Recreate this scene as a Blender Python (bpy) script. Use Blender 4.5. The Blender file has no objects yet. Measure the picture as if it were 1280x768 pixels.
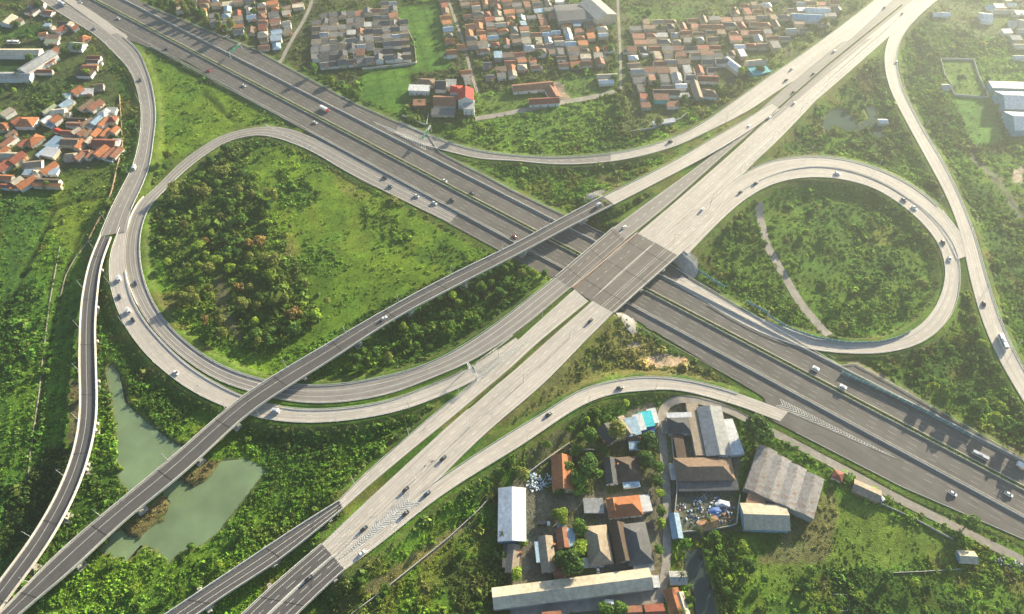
import bpy, math, random
import numpy as np
from mathutils import Vector, Matrix
R_ = math.radians
rng = np.random.default_rng(7)
random.seed(7)
sc = bpy.context.scene
C = sc.collection

# ------------------------------------------------------------------ camera
FPX, CAMH, PITCH = 853.0, 370.0, R_(53)
cd = bpy.data.cameras.new('camera'); cam = bpy.data.objects.new('camera', cd); C.objects.link(cam)
cd.sensor_width = 36.0; cd.lens = 36.0*FPX/1280.0; cd.clip_start = 1; cd.clip_end = 12000
cam.location = (0, 0, CAMH); cam.rotation_euler = (math.pi/2-PITCH, 0, 0)
sc.camera = cam
# ------------------------------------------------------------------ light
SUN_EL, SUN_AZ = R_(18), R_(42)          # azimuth from +Y towards +X
w = bpy.data.worlds.new("World"); sc.world = w; w.use_nodes = True
nt = w.node_tree; bg = nt.nodes['Background']; sky = nt.nodes.new('ShaderNodeTexSky')
sky.sky_type = 'NISHITA'; sky.sun_disc = False; sky.sun_elevation = SUN_EL; sky.sun_rotation = SUN_AZ
sky.air_density = 1.0; sky.dust_density = 0.4; sky.ozone_density = 3.0
nt.links.new(sky.outputs[0], bg.inputs[0]); bg.inputs[1].default_value = 0.068
sd = bpy.data.lights.new('sun', 'SUN'); sd.energy = 5.0; sd.angle = R_(0.6); sd.color = (1.0, 0.865, 0.63)
so = bpy.data.objects.new('sun', sd); C.objects.link(so)
SV = Vector((math.cos(SUN_EL)*math.sin(SUN_AZ), math.cos(SUN_EL)*math.cos(SUN_AZ), math.sin(SUN_EL)))
so.rotation_euler = SV.to_track_quat('Z', 'Y').to_euler(); so.location = (0, 0, 500)
vs = sc.view_settings; vs.view_transform = 'Standard'; vs.look = 'None'; vs.gamma = 1.0; vs.use_curve_mapping = False
vs.exposure = 1.84
sc.cycles.volume_bounces = 0; sc.cycles.max_bounces = 5; sc.cycles.diffuse_bounces = 3; sc.cycles.transparent_max_bounces = 4
sc.cycles.use_denoising = True
HAZE = 0.00025

# ------------------------------------------------------------------ pixel <-> place
ST, CT = math.sin(PITCH), math.cos(PITCH)
def G(x, y, z=0.0):
    x = np.asarray(x, float); y = np.asarray(y, float)
    u = (x-640)/FPX; v = (384-y)/FPX
    t = (z-CAMH)/(-ST+v*CT)
    return np.stack([u*t, (CT+v*ST)*t, np.zeros_like(u)+z], -1)
def PX(X, Y, Z=0.0):
    Z = Z-CAMH; dep = Y*CT-Z*ST
    return 640+FPX*X/dep, 384-FPX*(Y*ST+Z*CT)/dep

# ------------------------------------------------------------------ object helpers
def tag(o, label=None, cat=None, group=None, kind=None):
    if label: o['label'] = label
    if cat: o['category'] = cat
    if group: o['group'] = group
    if kind: o['kind'] = kind
    return o
def empty(name, loc=(0, 0, 0), rz=0, **k):
    o = bpy.data.objects.new(name, None); C.objects.link(o); o.location = loc; o.rotation_euler = (0, 0, rz)
    o.empty_display_size = 0.5
    return tag(o, **k)
def link(name, me, parent=None, loc=None, rz=None, **k):
    o = bpy.data.objects.new(name, me); C.objects.link(o)
    if parent: o.parent = parent
    if loc is not None: o.location = loc
    if rz is not None: o.rotation_euler = (0, 0, rz)
    return tag(o, **k)
def copy_tree(o, parent=None):
    c = o.copy(); C.objects.link(c)
    if parent: c.parent = parent
    for ch in list(o.children): copy_tree(ch, c)
    return c
def grid_mesh(name, V, F, mats, uv=None, smooth=False, mi=None):
    me = bpy.data.meshes.new(name)
    V = np.asarray(V, np.float32).reshape(-1, 3); F = np.asarray(F, np.int32)
    n = F.shape[1]
    me.vertices.add(len(V)); me.vertices.foreach_set('co', V.ravel())
    me.loops.add(F.size); me.loops.foreach_set('vertex_index', F.ravel())
    me.polygons.add(len(F)); me.polygons.foreach_set('loop_start', np.arange(0, F.size, n, dtype=np.int32))
    me.polygons.foreach_set('loop_total', np.full(len(F), n, np.int32))
    if smooth: me.polygons.foreach_set('use_smooth', np.ones(len(F), bool))
    if mi is not None: me.polygons.foreach_set('material_index', np.asarray(mi, np.int32))
    if uv is not None:
        l = me.uv_layers.new(name='UVMap'); l.data.foreach_set('uv', np.asarray(uv, np.float32)[F.ravel()].ravel())
    for m in (mats if isinstance(mats, (list, tuple)) else [mats]): me.materials.append(m)
    me.update(calc_edges=True); me.validate()
    return me
class MB:
    """collects polygons of one mesh"""
    def __init__(s): s.v = []; s.f = []; s.m = []
    def poly(s, pts, m=0):
        b = len(s.v); s.v += [tuple(p) for p in pts]; s.f.append(tuple(range(b, b+len(pts)))); s.m.append(m); return s
    def hexa(s, p, m=0):      # 8 corners: bottom 4 ccw, top 4 ccw
        b = len(s.v); s.v += [tuple(q) for q in p]
        for f in ((3, 2, 1, 0), (4, 5, 6, 7), (0, 1, 5, 4), (1, 2, 6, 5), (2, 3, 7, 6), (3, 0, 4, 7)):
            s.f.append(tuple(b+i for i in f)); s.m.append(m)
        return s
    def box(s, x0, x1, y0, y1, z0, z1, m=0, M=None):
        p = [(x0, y0, z0), (x1, y0, z0), (x1, y1, z0), (x0, y1, z0), (x0, y0, z1), (x1, y0, z1), (x1, y1, z1), (x0, y1, z1)]
        if M is not None: p = [tuple(M @ Vector(q)) for q in p]
        return s.hexa(p, m)
    def tube(s, a, b, r0, r1, n=6, m=0, cap=True):
        a = Vector(a); b = Vector(b); q = (b-a).to_track_quat('Z', 'Y'); i0 = len(s.v)
        for c, r in ((a, r0), (b, r1)):
            for k in range(n):
                s.v.append(tuple(c + q @ Vector((r*math.cos(2*math.pi*k/n), r*math.sin(2*math.pi*k/n), 0))))
        for k in range(n):
            j = (k+1) % n; s.f.append((i0+k, i0+j, i0+n+j, i0+n+k)); s.m.append(m)
        if cap: s.f.append(tuple(i0+n+k for k in range(n))); s.m.append(m)
        return s
    def mesh(s, name, mats, smooth=False):
        me = bpy.data.meshes.new(name); me.from_pydata(s.v, [], s.f)
        for m in (mats if isinstance(mats, (list, tuple)) else [mats]): me.materials.append(m)
        for p, m in zip(me.polygons, s.m): p.material_index = m; p.use_smooth = smooth
        me.update(); return me

# ------------------------------------------------------------------ materials
MATS = {}
def material(name, col, rough=0.85, spec=0.3, metal=0.0, var=0.25, scale=0.4, coord='world', streak=None, bump=0.0, attr=None, dirt=None, objvar=0.0, trans=0.0):
    m = bpy.data.materials.new(name); m.use_nodes = True; n = m.node_tree.nodes; L = m.node_tree.links
    b = n['Principled BSDF']; b.inputs['Roughness'].default_value = rough; b.inputs['Metallic'].default_value = metal
    b.inputs['Specular IOR Level'].default_value = spec
    if coord == 'world': pos = n.new('ShaderNodeNewGeometry').outputs['Position']
    elif coord == 'uv': pos = n.new('ShaderNodeUVMap').outputs['UV']
    else: pos = n.new('ShaderNodeTexCoord').outputs['Object']
    if attr:
        a = n.new('ShaderNodeAttribute'); a.attribute_name = attr; base = a.outputs['Color']
    else:
        r = n.new('ShaderNodeRGB'); r.outputs[0].default_value = (*col, 1); base = r.outputs[0]
    def noise(sc_, det=4, vec=None, ro=0.6):
        t = n.new('ShaderNodeTexNoise'); t.inputs['Scale'].default_value = sc_; t.inputs['Detail'].default_value = det
        t.inputs['Roughness'].default_value = ro
        L.new(vec or pos, t.inputs['Vector']); return t.outputs['Fac']
    def rmp(fac, lo, hi, a, c):
        r = n.new('ShaderNodeMapRange'); r.inputs[1].default_value = lo; r.inputs[2].default_value = hi
        r.inputs[3].default_value = a; r.inputs[4].default_value = c; L.new(fac, r.inputs[0]); return r.outputs[0]
    def mul(c, f):
        x = n.new('ShaderNodeMix'); x.data_type = 'RGBA'; x.blend_type = 'MULTIPLY'; x.inputs[0].default_value = 1
        L.new(c, x.inputs[6]); L.new(f, x.inputs[7]); return x.outputs[2]
    if var:
        base = mul(base, rmp(noise(scale), 0.3, 0.7, 1-var, 1+var))
        base = mul(base, rmp(noise(scale*0.13, 3), 0.3, 0.7, 1-var*0.7, 1+var*0.7))
    if streak:                                  # wheel tracks and slab joints along the road, in UV metres
        mp = n.new('ShaderNodeMapping'); mp.inputs['Scale'].default_value = (streak[0], streak[1], 1); L.new(pos, mp.inputs['Vector'])
        base = mul(base, rmp(noise(1.0, 5, mp.outputs[0], 0.7), 0.3, 0.7, 1-streak[2], 1+streak[2]*0.6))
        if len(streak) > 3:
            sx = n.new('ShaderNodeSeparateXYZ'); L.new(pos, sx.inputs[0])
            md = n.new('ShaderNodeMath'); md.operation = 'PINGPONG'; L.new(sx.outputs[1], md.inputs[0]); md.inputs[1].default_value = streak[3]
            base = mul(base, rmp(md.outputs[0], 0.0, 0.22, 1-streak[4], 1.0))
            wx = n.new('ShaderNodeMath'); wx.operation = 'PINGPONG'; L.new(sx.outputs[0], wx.inputs[0]); wx.inputs[1].default_value = 0.95
            base = mul(base, rmp(wx.outputs[0], 0.35, 0.95, 1.0, 0.86))
            # darker repaired slabs, one every so often
            vt = n.new('ShaderNodeTexWhiteNoise'); vt.noise_dimensions = '2D'
            sn = n.new('ShaderNodeVectorMath'); sn.operation = 'SNAP'; L.new(pos, sn.inputs[0]); sn.inputs[1].default_value = (3.6, streak[3]*6, 1)
            L.new(sn.outputs[0], vt.inputs['Vector'])
            base = mul(base, rmp(vt.outputs['Value'], 0.0, 1.0, 1-streak[4]*0.5, 1+streak[4]*0.25))
    if dirt:
        x = n.new('ShaderNodeMix'); x.data_type = 'RGBA'; L.new(rmp(noise(dirt[1], 6, None, 0.7), dirt[2], dirt[2]+0.12, 0, dirt[3]), x.inputs[0])
        L.new(base, x.inputs[6]); x.inputs[7].default_value = (*dirt[0], 1); base = x.outputs[2]
    if objvar:
        oi = n.new('ShaderNodeObjectInfo'); base = mul(base, rmp(oi.outputs['Random'], 0, 1, 1-objvar, 1+objvar))
    L.new(base, b.inputs['Base Color'])
    if trans:
        tr = n.new('ShaderNodeBsdfTranslucent'); L.new(base, tr.inputs[0]); ms = n.new('ShaderNodeMixShader'); ms.inputs[0].default_value = trans
        L.new(b.outputs[0], ms.inputs[1]); L.new(tr.outputs[0], ms.inputs[2]); L.new(ms.outputs[0], n['Material Output'].inputs[0])
    if bump:
        bp = n.new('ShaderNodeBump'); bp.inputs['Strength'].default_value = 1.0; bp.inputs['Distance'].default_value = bump
        L.new(noise(scale*2.2, 5), bp.inputs['Height']); L.new(bp.outputs[0], b.inputs['Normal'])
    MATS[name] = m
    return m
M_ground = material('ground_cover', None, attr='Col', var=0.38, scale=0.55, bump=0.55, rough=0.95, spec=0.1)
M_conc = material('road_concrete', (0.46, 0.415, 0.355), coord='uv', var=0.08, scale=0.15, streak=(0.75, 0.010, 0.30, 2.5, 0.10), rough=0.8)
M_conc2 = material('old_road_concrete', (0.31, 0.295, 0.27), coord='uv', var=0.10, scale=0.15, streak=(0.8, 0.012, 0.34, 2.5, 0.12), rough=0.8)
M_asph = material('worn_asphalt', (0.122, 0.113, 0.102), coord='uv', var=0.14, scale=0.12, streak=(0.45, 0.008, 0.30, 6.0, 0.10), rough=0.85)
M_asph2 = material('dark_asphalt', (0.100, 0.094, 0.090), coord='uv', var=0.10, scale=0.2, streak=(0.6, 0.01, 0.25, 9.0, 0.08), rough=0.85)
M_asph3 = material('grey_worn_surface', (0.26, 0.238, 0.21), coord='uv', var=0.10, scale=0.2, streak=(0.6, 0.01, 0.25, 6.0, 0.10), rough=0.85)
M_bridge = material('overpass_asphalt', (0.165, 0.148, 0.128), coord='uv', var=0.12, scale=0.3, streak=(0.7, 0.015, 0.32, 8.0, 0.10), rough=0.85)
M_lane = material('country_lane', (0.25, 0.225, 0.19), var=0.2, scale=0.3)
M_dirt = material('dirt_track', (0.30, 0.22, 0.14), var=0.35, scale=0.3)
M_white = material('road_paint', (0.66, 0.64, 0.58), var=0.2, scale=0.8)
M_chev = material('worn_chevron_paint', (0.50, 0.49, 0.45), var=0.3, scale=0.5)
M_faint = material('worn_lane_paint', (0.36, 0.35, 0.31), var=0.3, scale=0.5)
M_yell = material('yellow_paint', (0.60, 0.50, 0.22), var=0.2, scale=0.8)
M_par = material('parapet_concrete', (0.52, 0.49, 0.43), var=0.12, scale=0.6, dirt=((0.25, 0.23, 0.2), 0.35, 0.58, 0.5))
M_pier = material('pier_concrete', (0.42, 0.39, 0.33), var=0.2, scale=0.5)
M_steel = material('galvanised_steel', (0.58, 0.58, 0.56), rough=0.6, var=0.1)
M_leafrail = material('weathered_barrier', (0.36, 0.36, 0.33), var=0.25, scale=0.7)
M_water = material('pond_water', (0.145, 0.20, 0.105), rough=0.25, spec=0.4, var=0.22, scale=0.04, bump=.02)
M_water3 = material('marsh_water', (0.075, 0.11, 0.085), rough=1.0, spec=0.0, var=0.25, scale=0.06)
M_water2 = material('canal_water', (0.035, 0.05, 0.04), rough=0.2, spec=0.5, var=0.2, scale=0.1)
M_teal = material('teal_noise_screen', (0.10, 0.24, 0.26), rough=0.35, spec=0.5, var=0.15, coord='obj')
M_joint = material('joint_tar', (0.03, 0.03, 0.03), var=0.1)

# ------------------------------------------------------------------ roads: both edges traced as (xl,yl,xr,yr,height)
RD = {
'F': [(20,-24,46,-24,.6),(50,0,74,0,.6),(83,22,108,18,.8),(117,43,140,36,1),(143,67,172,62,1.2),(163,90,184,88,1.5),(173,117,191,112,1.8),(177,143,195,143,2.2),(175,173,192,175,2.8),(167,207,187,208,3.3),(153,235,176,237,3.8),(139,262,164,262,4.2),(125,296,157,290,4.5)],
'Fd': [(125.5,295,139,297,4.5),(112,328,127,330,5.2),(103,370,122,366,6),(100,406,119,405,7),(99,456,120,456,8),(100,512,121,512,8.6),(94,556,116,552,9),(75,610,97,612,9),(40,672,60,681,9),(0,726,18,738,9),(-30,766,-12,779,9)],
'Cout': [(150,285,164,262,4.2),(139,316,157,300,4.1),(137,345,156,330,4),(144,378,163,368,4),(158,410,180,400,4),(180,440,203,427,4),(210,468,234,456,4),(245,492,268,478,4),(287,511,305,496,4),(330,524,346,508,4.2),(375,529,380,512,4.6),(425,527,424,511,5),(468,521,462,506,5.3),(507,512,500,497,5.6),(545,498,538,482,6),(592,477,575,467,6.5),(622,455,606,445,6.85),(652,428,640,419,7.0)],
'Cin': [(572,268,562,279,.64),(500,229,490,244,.64),(440,197,431,214,.65),(405,179,394,192,.66),(372,164,362,178,.7),(345,158,338,171,.8),(318,159,320,169,.8),(280,168,285,177,1),(250,185,257,194,1.2),(222,206,230,215,1.3),(198,231,209,236,1.5),(174,252,189,256,2),(160,284,177,286,2),(155,320,175,321,2),(161,354,182,355,2.3),(178,392,197,387,2.6),(203,424,220,416,3),(236,453,252,442,3.3),(273,476,284,460,3.6),(313,490,322,473,4),(361,502,365,481,4.2),(420,504,420,481,4.5),(487,493,475,472,5),(537,474,522,460,5.5),(587,453,570,438,6),(642,418,624,402,6.8),(714,360,694,347,7.35)],
'Cin2': [(782,300,766,285,7.35),(836,256,815,249,7.2),(896,202,872,208,6.6),(952,152,927,166,6)],
'E': [(-22,788,1,790,10),(0,767,24,768,10),(67,697,89,714,10),(133,640,154,653,10),(208,578,228,593,10),(283,512,304,523,10),(320,484,341,496,10),(400,436,414,450,10),(480,389,495,398,10),(560,346,576,355,9.5),(640,307,650,317,9),(697,276,706,287,8.7),(753,246,767,256,8.3)],
'Ec': [(754,246,768,256,8.28),(840,203,853,212,8),(890,174,902,185,7.4),(935,148,948,156,6.8),(965,130,975,137,6.3)],
'Bnwv': [(180,786,222,786,7),(207,768,247,768,7),(264,730,286,741,7),(320,693,341,706,7),(371,659,385,672,7),(424,626,429,636,7)],
'Bnw': [(424,626,429,636,7),(455,594,464,605,7),(500,555,508,568,7),(550,512,560,526,7),(597,474,610,484,7),(612,458,636,462,7.1),(650,423,674,427,7.2),(718,362,736,377,7.38)],
'Bsev': [(280,790,343,795,7),(300,770,365,774,7),(350,724,398,742,7),(402,680,431,712,7)],
'Bse': [(402,680,431,712,7),(450,634,482,673,7),(500,588,532,617,7),(580,515,608,541,7),(642,464,677,482,7.1),(690,421,725,433,7.2),(741,376,767,391,7.45)],
'Bup1': [(796,293,818,304,7.4),(840,256,862,266,7.1),(900,204,920,213,6.5),(960,151,980,160,6),(1030,92,1050,100,5),(1147,-4,1165,-2,3.6)],
'Bup2': [(818,303,848,320,7.5),(850,276,880,290,7.1),(882,247,900,262,7),(920,212,925,222,6.5),(965,170,975,173,6),(1037,100,1043,103,5),(1110,37,1116,39,4.2)],
'Gm': [(905,178,940,174,6),(935,151,965,152,6),(965,124,992,129,5.8),(1020,78,1045,84,5),(1115,2,1146,2,3.6),(1140,-25,1170,-25,3.5)],
'G': [(500,153,494,166,.65),(537,169,531,182,.68),(570,181,566,191,.75),(602,189,600,199,.85),(640,194,640,201,1),(700,197,700,206,1.6),(773,191,773,201,3),(838,174,842,184,4.2),(882,152,890,162,4.8),(925,122,938,137,5),(962,96,975,112,5),(1020,56,1036,72,4.7),(1093,1,1113,3,3.7),(1118,-20,1140,-20,3.5)],
'H': [(420,703,431,713,6.98),(468,668,483,674,6.99),(523,619,536,631,6.95),(570,585,583,599,6.5),(640,540,650,558,6),(687,512,697,526,5),(723,489,731,505,4.3),(757,478,764,493,3.5),(800,471,802,489,3),(845,473,842,487,2.5),(890,482,883,496,2),(935,496,927,509,1.2),(985,515,975,527,.75)],
'I': [(1195,-28,1215,-28,3.5),(1153,3,1172,0,3.6),(1120,32,1135,35,3.8),(1106,67,1121,67,4),(1111,107,1125,102,4),(1137,160,1150,155,4),(1160,202,1176,198,4),(1185,250,1200,247,4),(1202,298,1218,293,4),(1212,345,1232,343,4),(1227,398,1249,396,4),(1247,446,1268,440,4),(1280,503,1298,492,4),(1310,550,1330,545,4)],
'Dout': [(846,319,835,310,7.2),(885,282,872,272,7),(905,258,895,247,6.9),(930,238,920,224,6.8),(965,220,957,204,6.5),(1007,210,1005,196,6.2),(1050,212,1055,199,5.8),(1095,226,1105,214,5.2),(1133,248,1145,235,4.6),(1162,272,1178,263,4.2),(1184,300,1203,294,4),(1196,325,1214,318,4.0)],
'Din': [(860,318,852,312,7),(905,272,900,262,6.8),(935,247,930,237,6.6),(967,230,965,219,6.4),(1005,222,1007,209,6),(1045,223,1050,211,5.6),(1087,233,1096,225,5),(1118,250,1133,246,4.4),(1146,272,1163,269,4),(1170,300,1188,298,3.8),(1181,330,1199,330,3.5),(1179,362,1198,368,3),(1164,392,1184,402,2.5),(1138,415,1150,430,2),(1100,427,1103,442,1.5),(1060,428,1058,442,1.1),(1018,421,1012,437,.9),(975,407,962,421,.7),(930,389,920,401,.62),(890,366,880,377,.6),(852,345,842,355,.6)],
}
def catmull(Pn, s, S):
    n = len(Pn); T = np.zeros_like(Pn)
    for i in range(n):
        a, b = max(0, i-1), min(n-1, i+1); T[i] = (Pn[b]-Pn[a])/(s[b]-s[a])
    k = np.clip(np.searchsorted(s, S, side='right')-1, 0, n-2); h = (s[k+1]-s[k])[:, None]; t = ((S-s[k])[:, None])/h
    return ((2*t**3-3*t**2+1)*Pn[k]+(t**3-2*t**2+t)*h*T[k]+(-2*t**3+3*t**2)*Pn[k+1]+(t**3-t**2)*h*T[k+1])
def smooth(A, sig):
    if sig <= 0: return A
    n = int(sig*3); k = np.exp(-0.5*(np.arange(-n, n+1)/sig)**2); k /= k.sum()
    e0 = 2*A[0]-A[1:n+1][::-1]; e1 = 2*A[-1]-A[-n-1:-1][::-1]
    if len(A) <= n+1: return A
    B = np.concatenate([e0, A, e1]); return np.stack([np.convolve(B[:, j], k, 'valid') for j in range(A.shape[1])], 1)
STEP = 2.5
ROADS = {}
def build_edges(nodes, sig=3.0):
    a = np.array(nodes, float)
    Lp = np.array([G(x, y, z) for x, y, z in a[:, [0, 1, 4]]]); Rp = np.array([G(x, y, z) for x, y, z in a[:, [2, 3, 4]]])
    c = (Lp+Rp)/2; s = np.r_[0, np.cumsum(np.linalg.norm(np.diff(c, axis=0), axis=1))]
    S = np.linspace(0, s[-1], max(4, int(s[-1]/STEP)+1))
    L = smooth(catmull(Lp, s, S), sig); R = smooth(catmull(Rp, s, S), sig)
    return L, R
for k, v in RD.items(): ROADS[k] = build_edges(v)
# motorway: a straight median, edges traced
MA = G(117, 0)[:2]; MBp = G(1280, 612)[:2]; MD = (MBp-MA)/np.linalg.norm(MBp-MA); MN = np.array([-MD[1], MD[0]])
def mw(s, o, z=0.6):
    p = MA+MD*s+MN*o; return np.array([p[0], p[1], z])
def edge_line(pts, S):
    q = np.array([G(x, y, .6)[:2]-MA for x, y in pts]); return np.interp(S, q@MD, q@MN)
SM = np.arange(-60, 1060, STEP)
on = edge_line([(150,-12),(190,10),(320,63),(440,128),(537,171),(548,190),(573,203),(607,220),(640,238),(840,333),(868,351),(960,405),(1050,458),(1068,455),(1114,480),(1280,575),(1330,604)], SM)
os_ = edge_line([(60,0),(160,50),(233,77),(320,130),(386,166),(388,186),(420,207),(453,227),(517,256),(640,322),(783,393),(955,497),(962,524),(1127,609),(1280,675),(1330,700)], SM)
ROADS['A'] = (np.array([mw(s, o) for s, o in zip(SM, on)]), np.array([mw(s, o) for s, o in zip(SM, os_)]))
DECKS = {'E', 'Fd', 'Bnwv', 'Bsev'}
BR1 = build_edges([(694,346.5,714.5,362,7.4),(730,316,748,331,7.4),(766.5,285,783,301,7.4)], 0)     # ramp part of the overpass
BR2 = build_edges([(714.5,360,739.5,376.5,7.4),(755,327,778,340,7.4),(796.5,291.5,819,304,7.4)], 0)
BR3 = build_edges([(738.5,375,767.5,391.5,7.45),(778,340,807,356,7.45),(818,303,848,320,7.45)], 0)

def surf(name, LR, mat, lift=0.0, **k):
    L, R = LR; n = len(L)
    w_ = np.linalg.norm(R-L, axis=1); cols = 5
    f = np.linspace(0, 1, cols); V = L[:, None, :]+(R-L)[:, None, :]*f[None, :, None]; V = V.copy(); V[..., 2] += lift
    c = (L+R)/2; s = np.r_[0, np.cumsum(np.linalg.norm(np.diff(c, axis=0), axis=1))]
    UV = np.stack([np.broadcast_to(f*1.0, (n, cols))*w_[:, None], np.broadcast_to(s[:, None], (n, cols))], -1)
    i = np.arange(n-1)[:, None]*cols+np.arange(cols-1)[None, :]
    F = np.stack([i, i+cols, i+cols+1, i+1], -1).reshape(-1, 4)
    me = grid_mesh(name, V.reshape(-1, 3), F, mat, UV.reshape(-1, 2))
    if me.polygons[0].normal.z < 0: me.flip_normals()
    return link(name, me, **k)
def line_strip(mb, LR, f0, wd=0.22, dash=None, s0=None, s1=None, lift=0.12, mat=0, off=None):
    """paint along the road at fraction f0 across it (or `off` metres in from the left edge, from the right if negative)"""
    L, R = LR; c = (L+R)/2; s = np.r_[0, np.cumsum(np.linalg.norm(np.diff(c, axis=0), axis=1))]
    U = (R-L)/np.linalg.norm(R-L, axis=1)[:, None]
    if off is None: M = L+(R-L)*f0
    elif off >= 0: M = L+U*off
    else: M = R+U*off
    a = 0 if s0 is None else s0*s[-1]; b = s[-1] if s1 is None else s1*s[-1]
    if dash: segs = [(x, x+dash[0]) for x in np.arange(a, b, dash[0]+dash[1])]
    else: segs = [(a, b)]
    for (x, y) in segs:
        y = min(y, b); S = [x]+[v for v in s if x < v < y]+[y]
        Pm = np.stack([np.interp(S, s, M[:, j]) for j in range(3)], 1)
        T = np.gradient(Pm[:, :2], axis=0) if len(S) > 1 else np.array([[1, 0]]); T /= (np.linalg.norm(T, axis=1)[:, None]+1e-9)
        Nn = np.stack([-T[:, 1], T[:, 0]], 1)*wd/2
        for i in range(len(S)-1):
            p, q = Pm[i], Pm[i+1]
            mb.poly([(p[0]-Nn[i, 0], p[1]-Nn[i, 1], p[2]+lift), (q[0]-Nn[i+1, 0], q[1]-Nn[i+1, 1], q[2]+lift), (q[0]+Nn[i+1, 0], q[1]+Nn[i+1, 1], q[2]+lift), (p[0]+Nn[i, 0], p[1]+Nn[i, 1], p[2]+lift)], mat)
def wallstrip(mb, P_, wd, z0, z1, m=0, top=None):
    """a solid low wall along points P_"""
    P_ = np.asarray(P_, float); T = np.gradient(P_[:, :2], axis=0); T /= (np.linalg.norm(T, axis=1)[:, None]+1e-9)
    Nn = np.stack([-T[:, 1], T[:, 0]], 1); wt = wd if top is None else top
    b = len(mb.v)
    for p, n_ in zip(P_, Nn):
        for (w2, z) in ((-wd/2, z0), (-wt/2, z1), (wt/2, z1), (wd/2, z0)):
            mb.v.append((p[0]+n_[0]*w2, p[1]+n_[1]*w2, p[2]+z))
    for i in range(len(P_)-1):
        for j in range(4):
            j2 = (j+1) % 4; mb.f.append((b+4*i+j, b+4*i+j2, b+4*i+4+j2, b+4*i+4+j)); mb.m.append(m)
    e = b+4*(len(P_)-1); mb.f += [(b, b+1, b+2, b+3), (e+3, e+2, e+1, e)]; mb.m += [m, m]

# ------------------------------------------------------------------ terrain
XF = np.arange(-640, 641, 2.0); YF = np.arange(40, 781, 2.0)
XS = np.r_[[-2600, -1500, -1000, -760], XF, [760, 1000, 1500, 2600]]; YS = np.r_[[-600, -250, -80], YF, [900, 1150, 1700, 2600]]
gx, gy = np.meshgrid(XS, YS)
nf = (len(YF), len(XF)); emb = np.full(nf, -9.0); cap = np.full(nf, 99.0); dist = np.full(nf, 60.0)
def splat(pts, embank=True, capit=True, sl=0.5, r=16):
    for x, y, z in pts:
        i0 = int((x-XF[0])//2)-r; i1 = i0+2*r+1; j0 = int((y-YF[0])//2)-r; j1 = j0+2*r+1
        i0 = max(i0, 0); j0 = max(j0, 0); i1 = min(i1, nf[1]); j1 = min(j1, nf[0])
        if i0 >= i1 or j0 >= j1: continue
        d = np.hypot(XF[None, i0:i1]-x, YF[j0:j1, None]-y)
        if embank: np.maximum(emb[j0:j1, i0:i1], z-0.35-np.maximum(0, d-2.2)*sl, out=emb[j0:j1, i0:i1])
        if capit: np.minimum(cap[j0:j1, i0:i1], z-0.35+np.maximum(0, d-3.0)*1.1, out=cap[j0:j1, i0:i1])
        np.minimum(dist[j0:j1, i0:i1], d, out=dist[j0:j1, i0:i1])
for k, (L, R) in ROADS.items():
    w_ = np.linalg.norm(R-L, axis=1).max(); m = max(3, int(w_/2.5)+1)
    st = 1
    pts = (L[::st, None, :]+(R-L)[::st, None, :]*np.linspace(0, 1, m)[None, :, None]).reshape(-1, 3)
    if k in DECKS: continue
    splat(pts)
def inpoly(px, py, poly):
    poly = np.array(poly, float); ins = np.zeros(px.shape, bool); j = len(poly)-1
    for i in range(len(poly)):
        xi, yi = poly[i]; xj, yj = poly[j]
        c = ((yi > py) != (yj > py)) & (px < (xj-xi)*(py-yi)/(yj-yi+1e-12)+xi); ins ^= c; j = i
    return ins
def vnoise(X, Y, sc_, seed):
    r = np.random.default_rng(seed); N = 128; g = r.random((N, N)); x = X/sc_; y = Y/sc_
    xi = np.floor(x).astype(int); yi = np.floor(y).astype(int); fx = x-xi; fy = y-yi; fx = fx*fx*(3-2*fx); fy = fy*fy*(3-2*fy)
    a = g[yi % N, xi % N]; b = g[yi % N, (xi+1) % N]; c = g[(yi+1) % N, xi % N]; d = g[(yi+1) % N, (xi+1) % N]
    return (a*(1-fx)+b*fx)*(1-fy)+(c*(1-fx)+d*fx)*fy
FX, FY = np.meshgrid(XF, YF)
PXX, PXY = PX(FX, FY, 0.0)
base = (vnoise(FX, FY, 40, 1)-.5)*1.2+(vnoise(FX, FY, 14, 2)-.5)*0.5
base -= 0.4
# flat ground of the villages and the farmed fields
POND1 = [(137,452),(150,470),(157,505),(185,530),(215,553),(232,560),(228,585),(196,610),(162,612),(150,600),(146,575),(147,540),(140,500),(133,470)]
POND2 = [(205,598),(232,600),(242,610),(262,598),(275,577),(300,576),(318,582),(328,590),(312,612),(290,640),(268,668),(250,680),(225,688),(212,701),(196,685),(178,680),(160,700),(130,688),(140,668),(152,660),(170,672),(205,650),(214,628),(205,620)]
ISLE1 = [(222,598),(262,577),(272,578),(256,598),(243,611)]
ISLE2 = [(155,658),(200,620),(212,632),(172,675),(157,668)]
POND3 = [(1030,150),(1038,138),(1052,135),(1066,146),(1072,160),(1060,164),(1045,158),(1035,164),(1028,158)]
POND4 = [(1082,135),(1092,132),(1096,146),(1102,160),(1102,172),(1094,172),(1086,158),(1072,166),(1072,158),(1086,148)]
CANAL = [(858,690),(878,686),(880,710),(892,740),(896,775),(872,775),(866,740),(855,715)]
PITS = [POND1, POND2, POND3, POND4, CANAL]
ter = np.maximum(base, emb)
ter = np.minimum(ter, cap)
pond = np.zeros(nf, bool)
for p in PITS: pond |= inpoly(PXX, PXY, p)
isle = inpoly(PXX, PXY, ISLE1) | inpoly(PXX, PXY, ISLE2)
pond &= ~isle
ter[pond] = -2.2
ter[isle & ~pond] = 0.3
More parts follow.
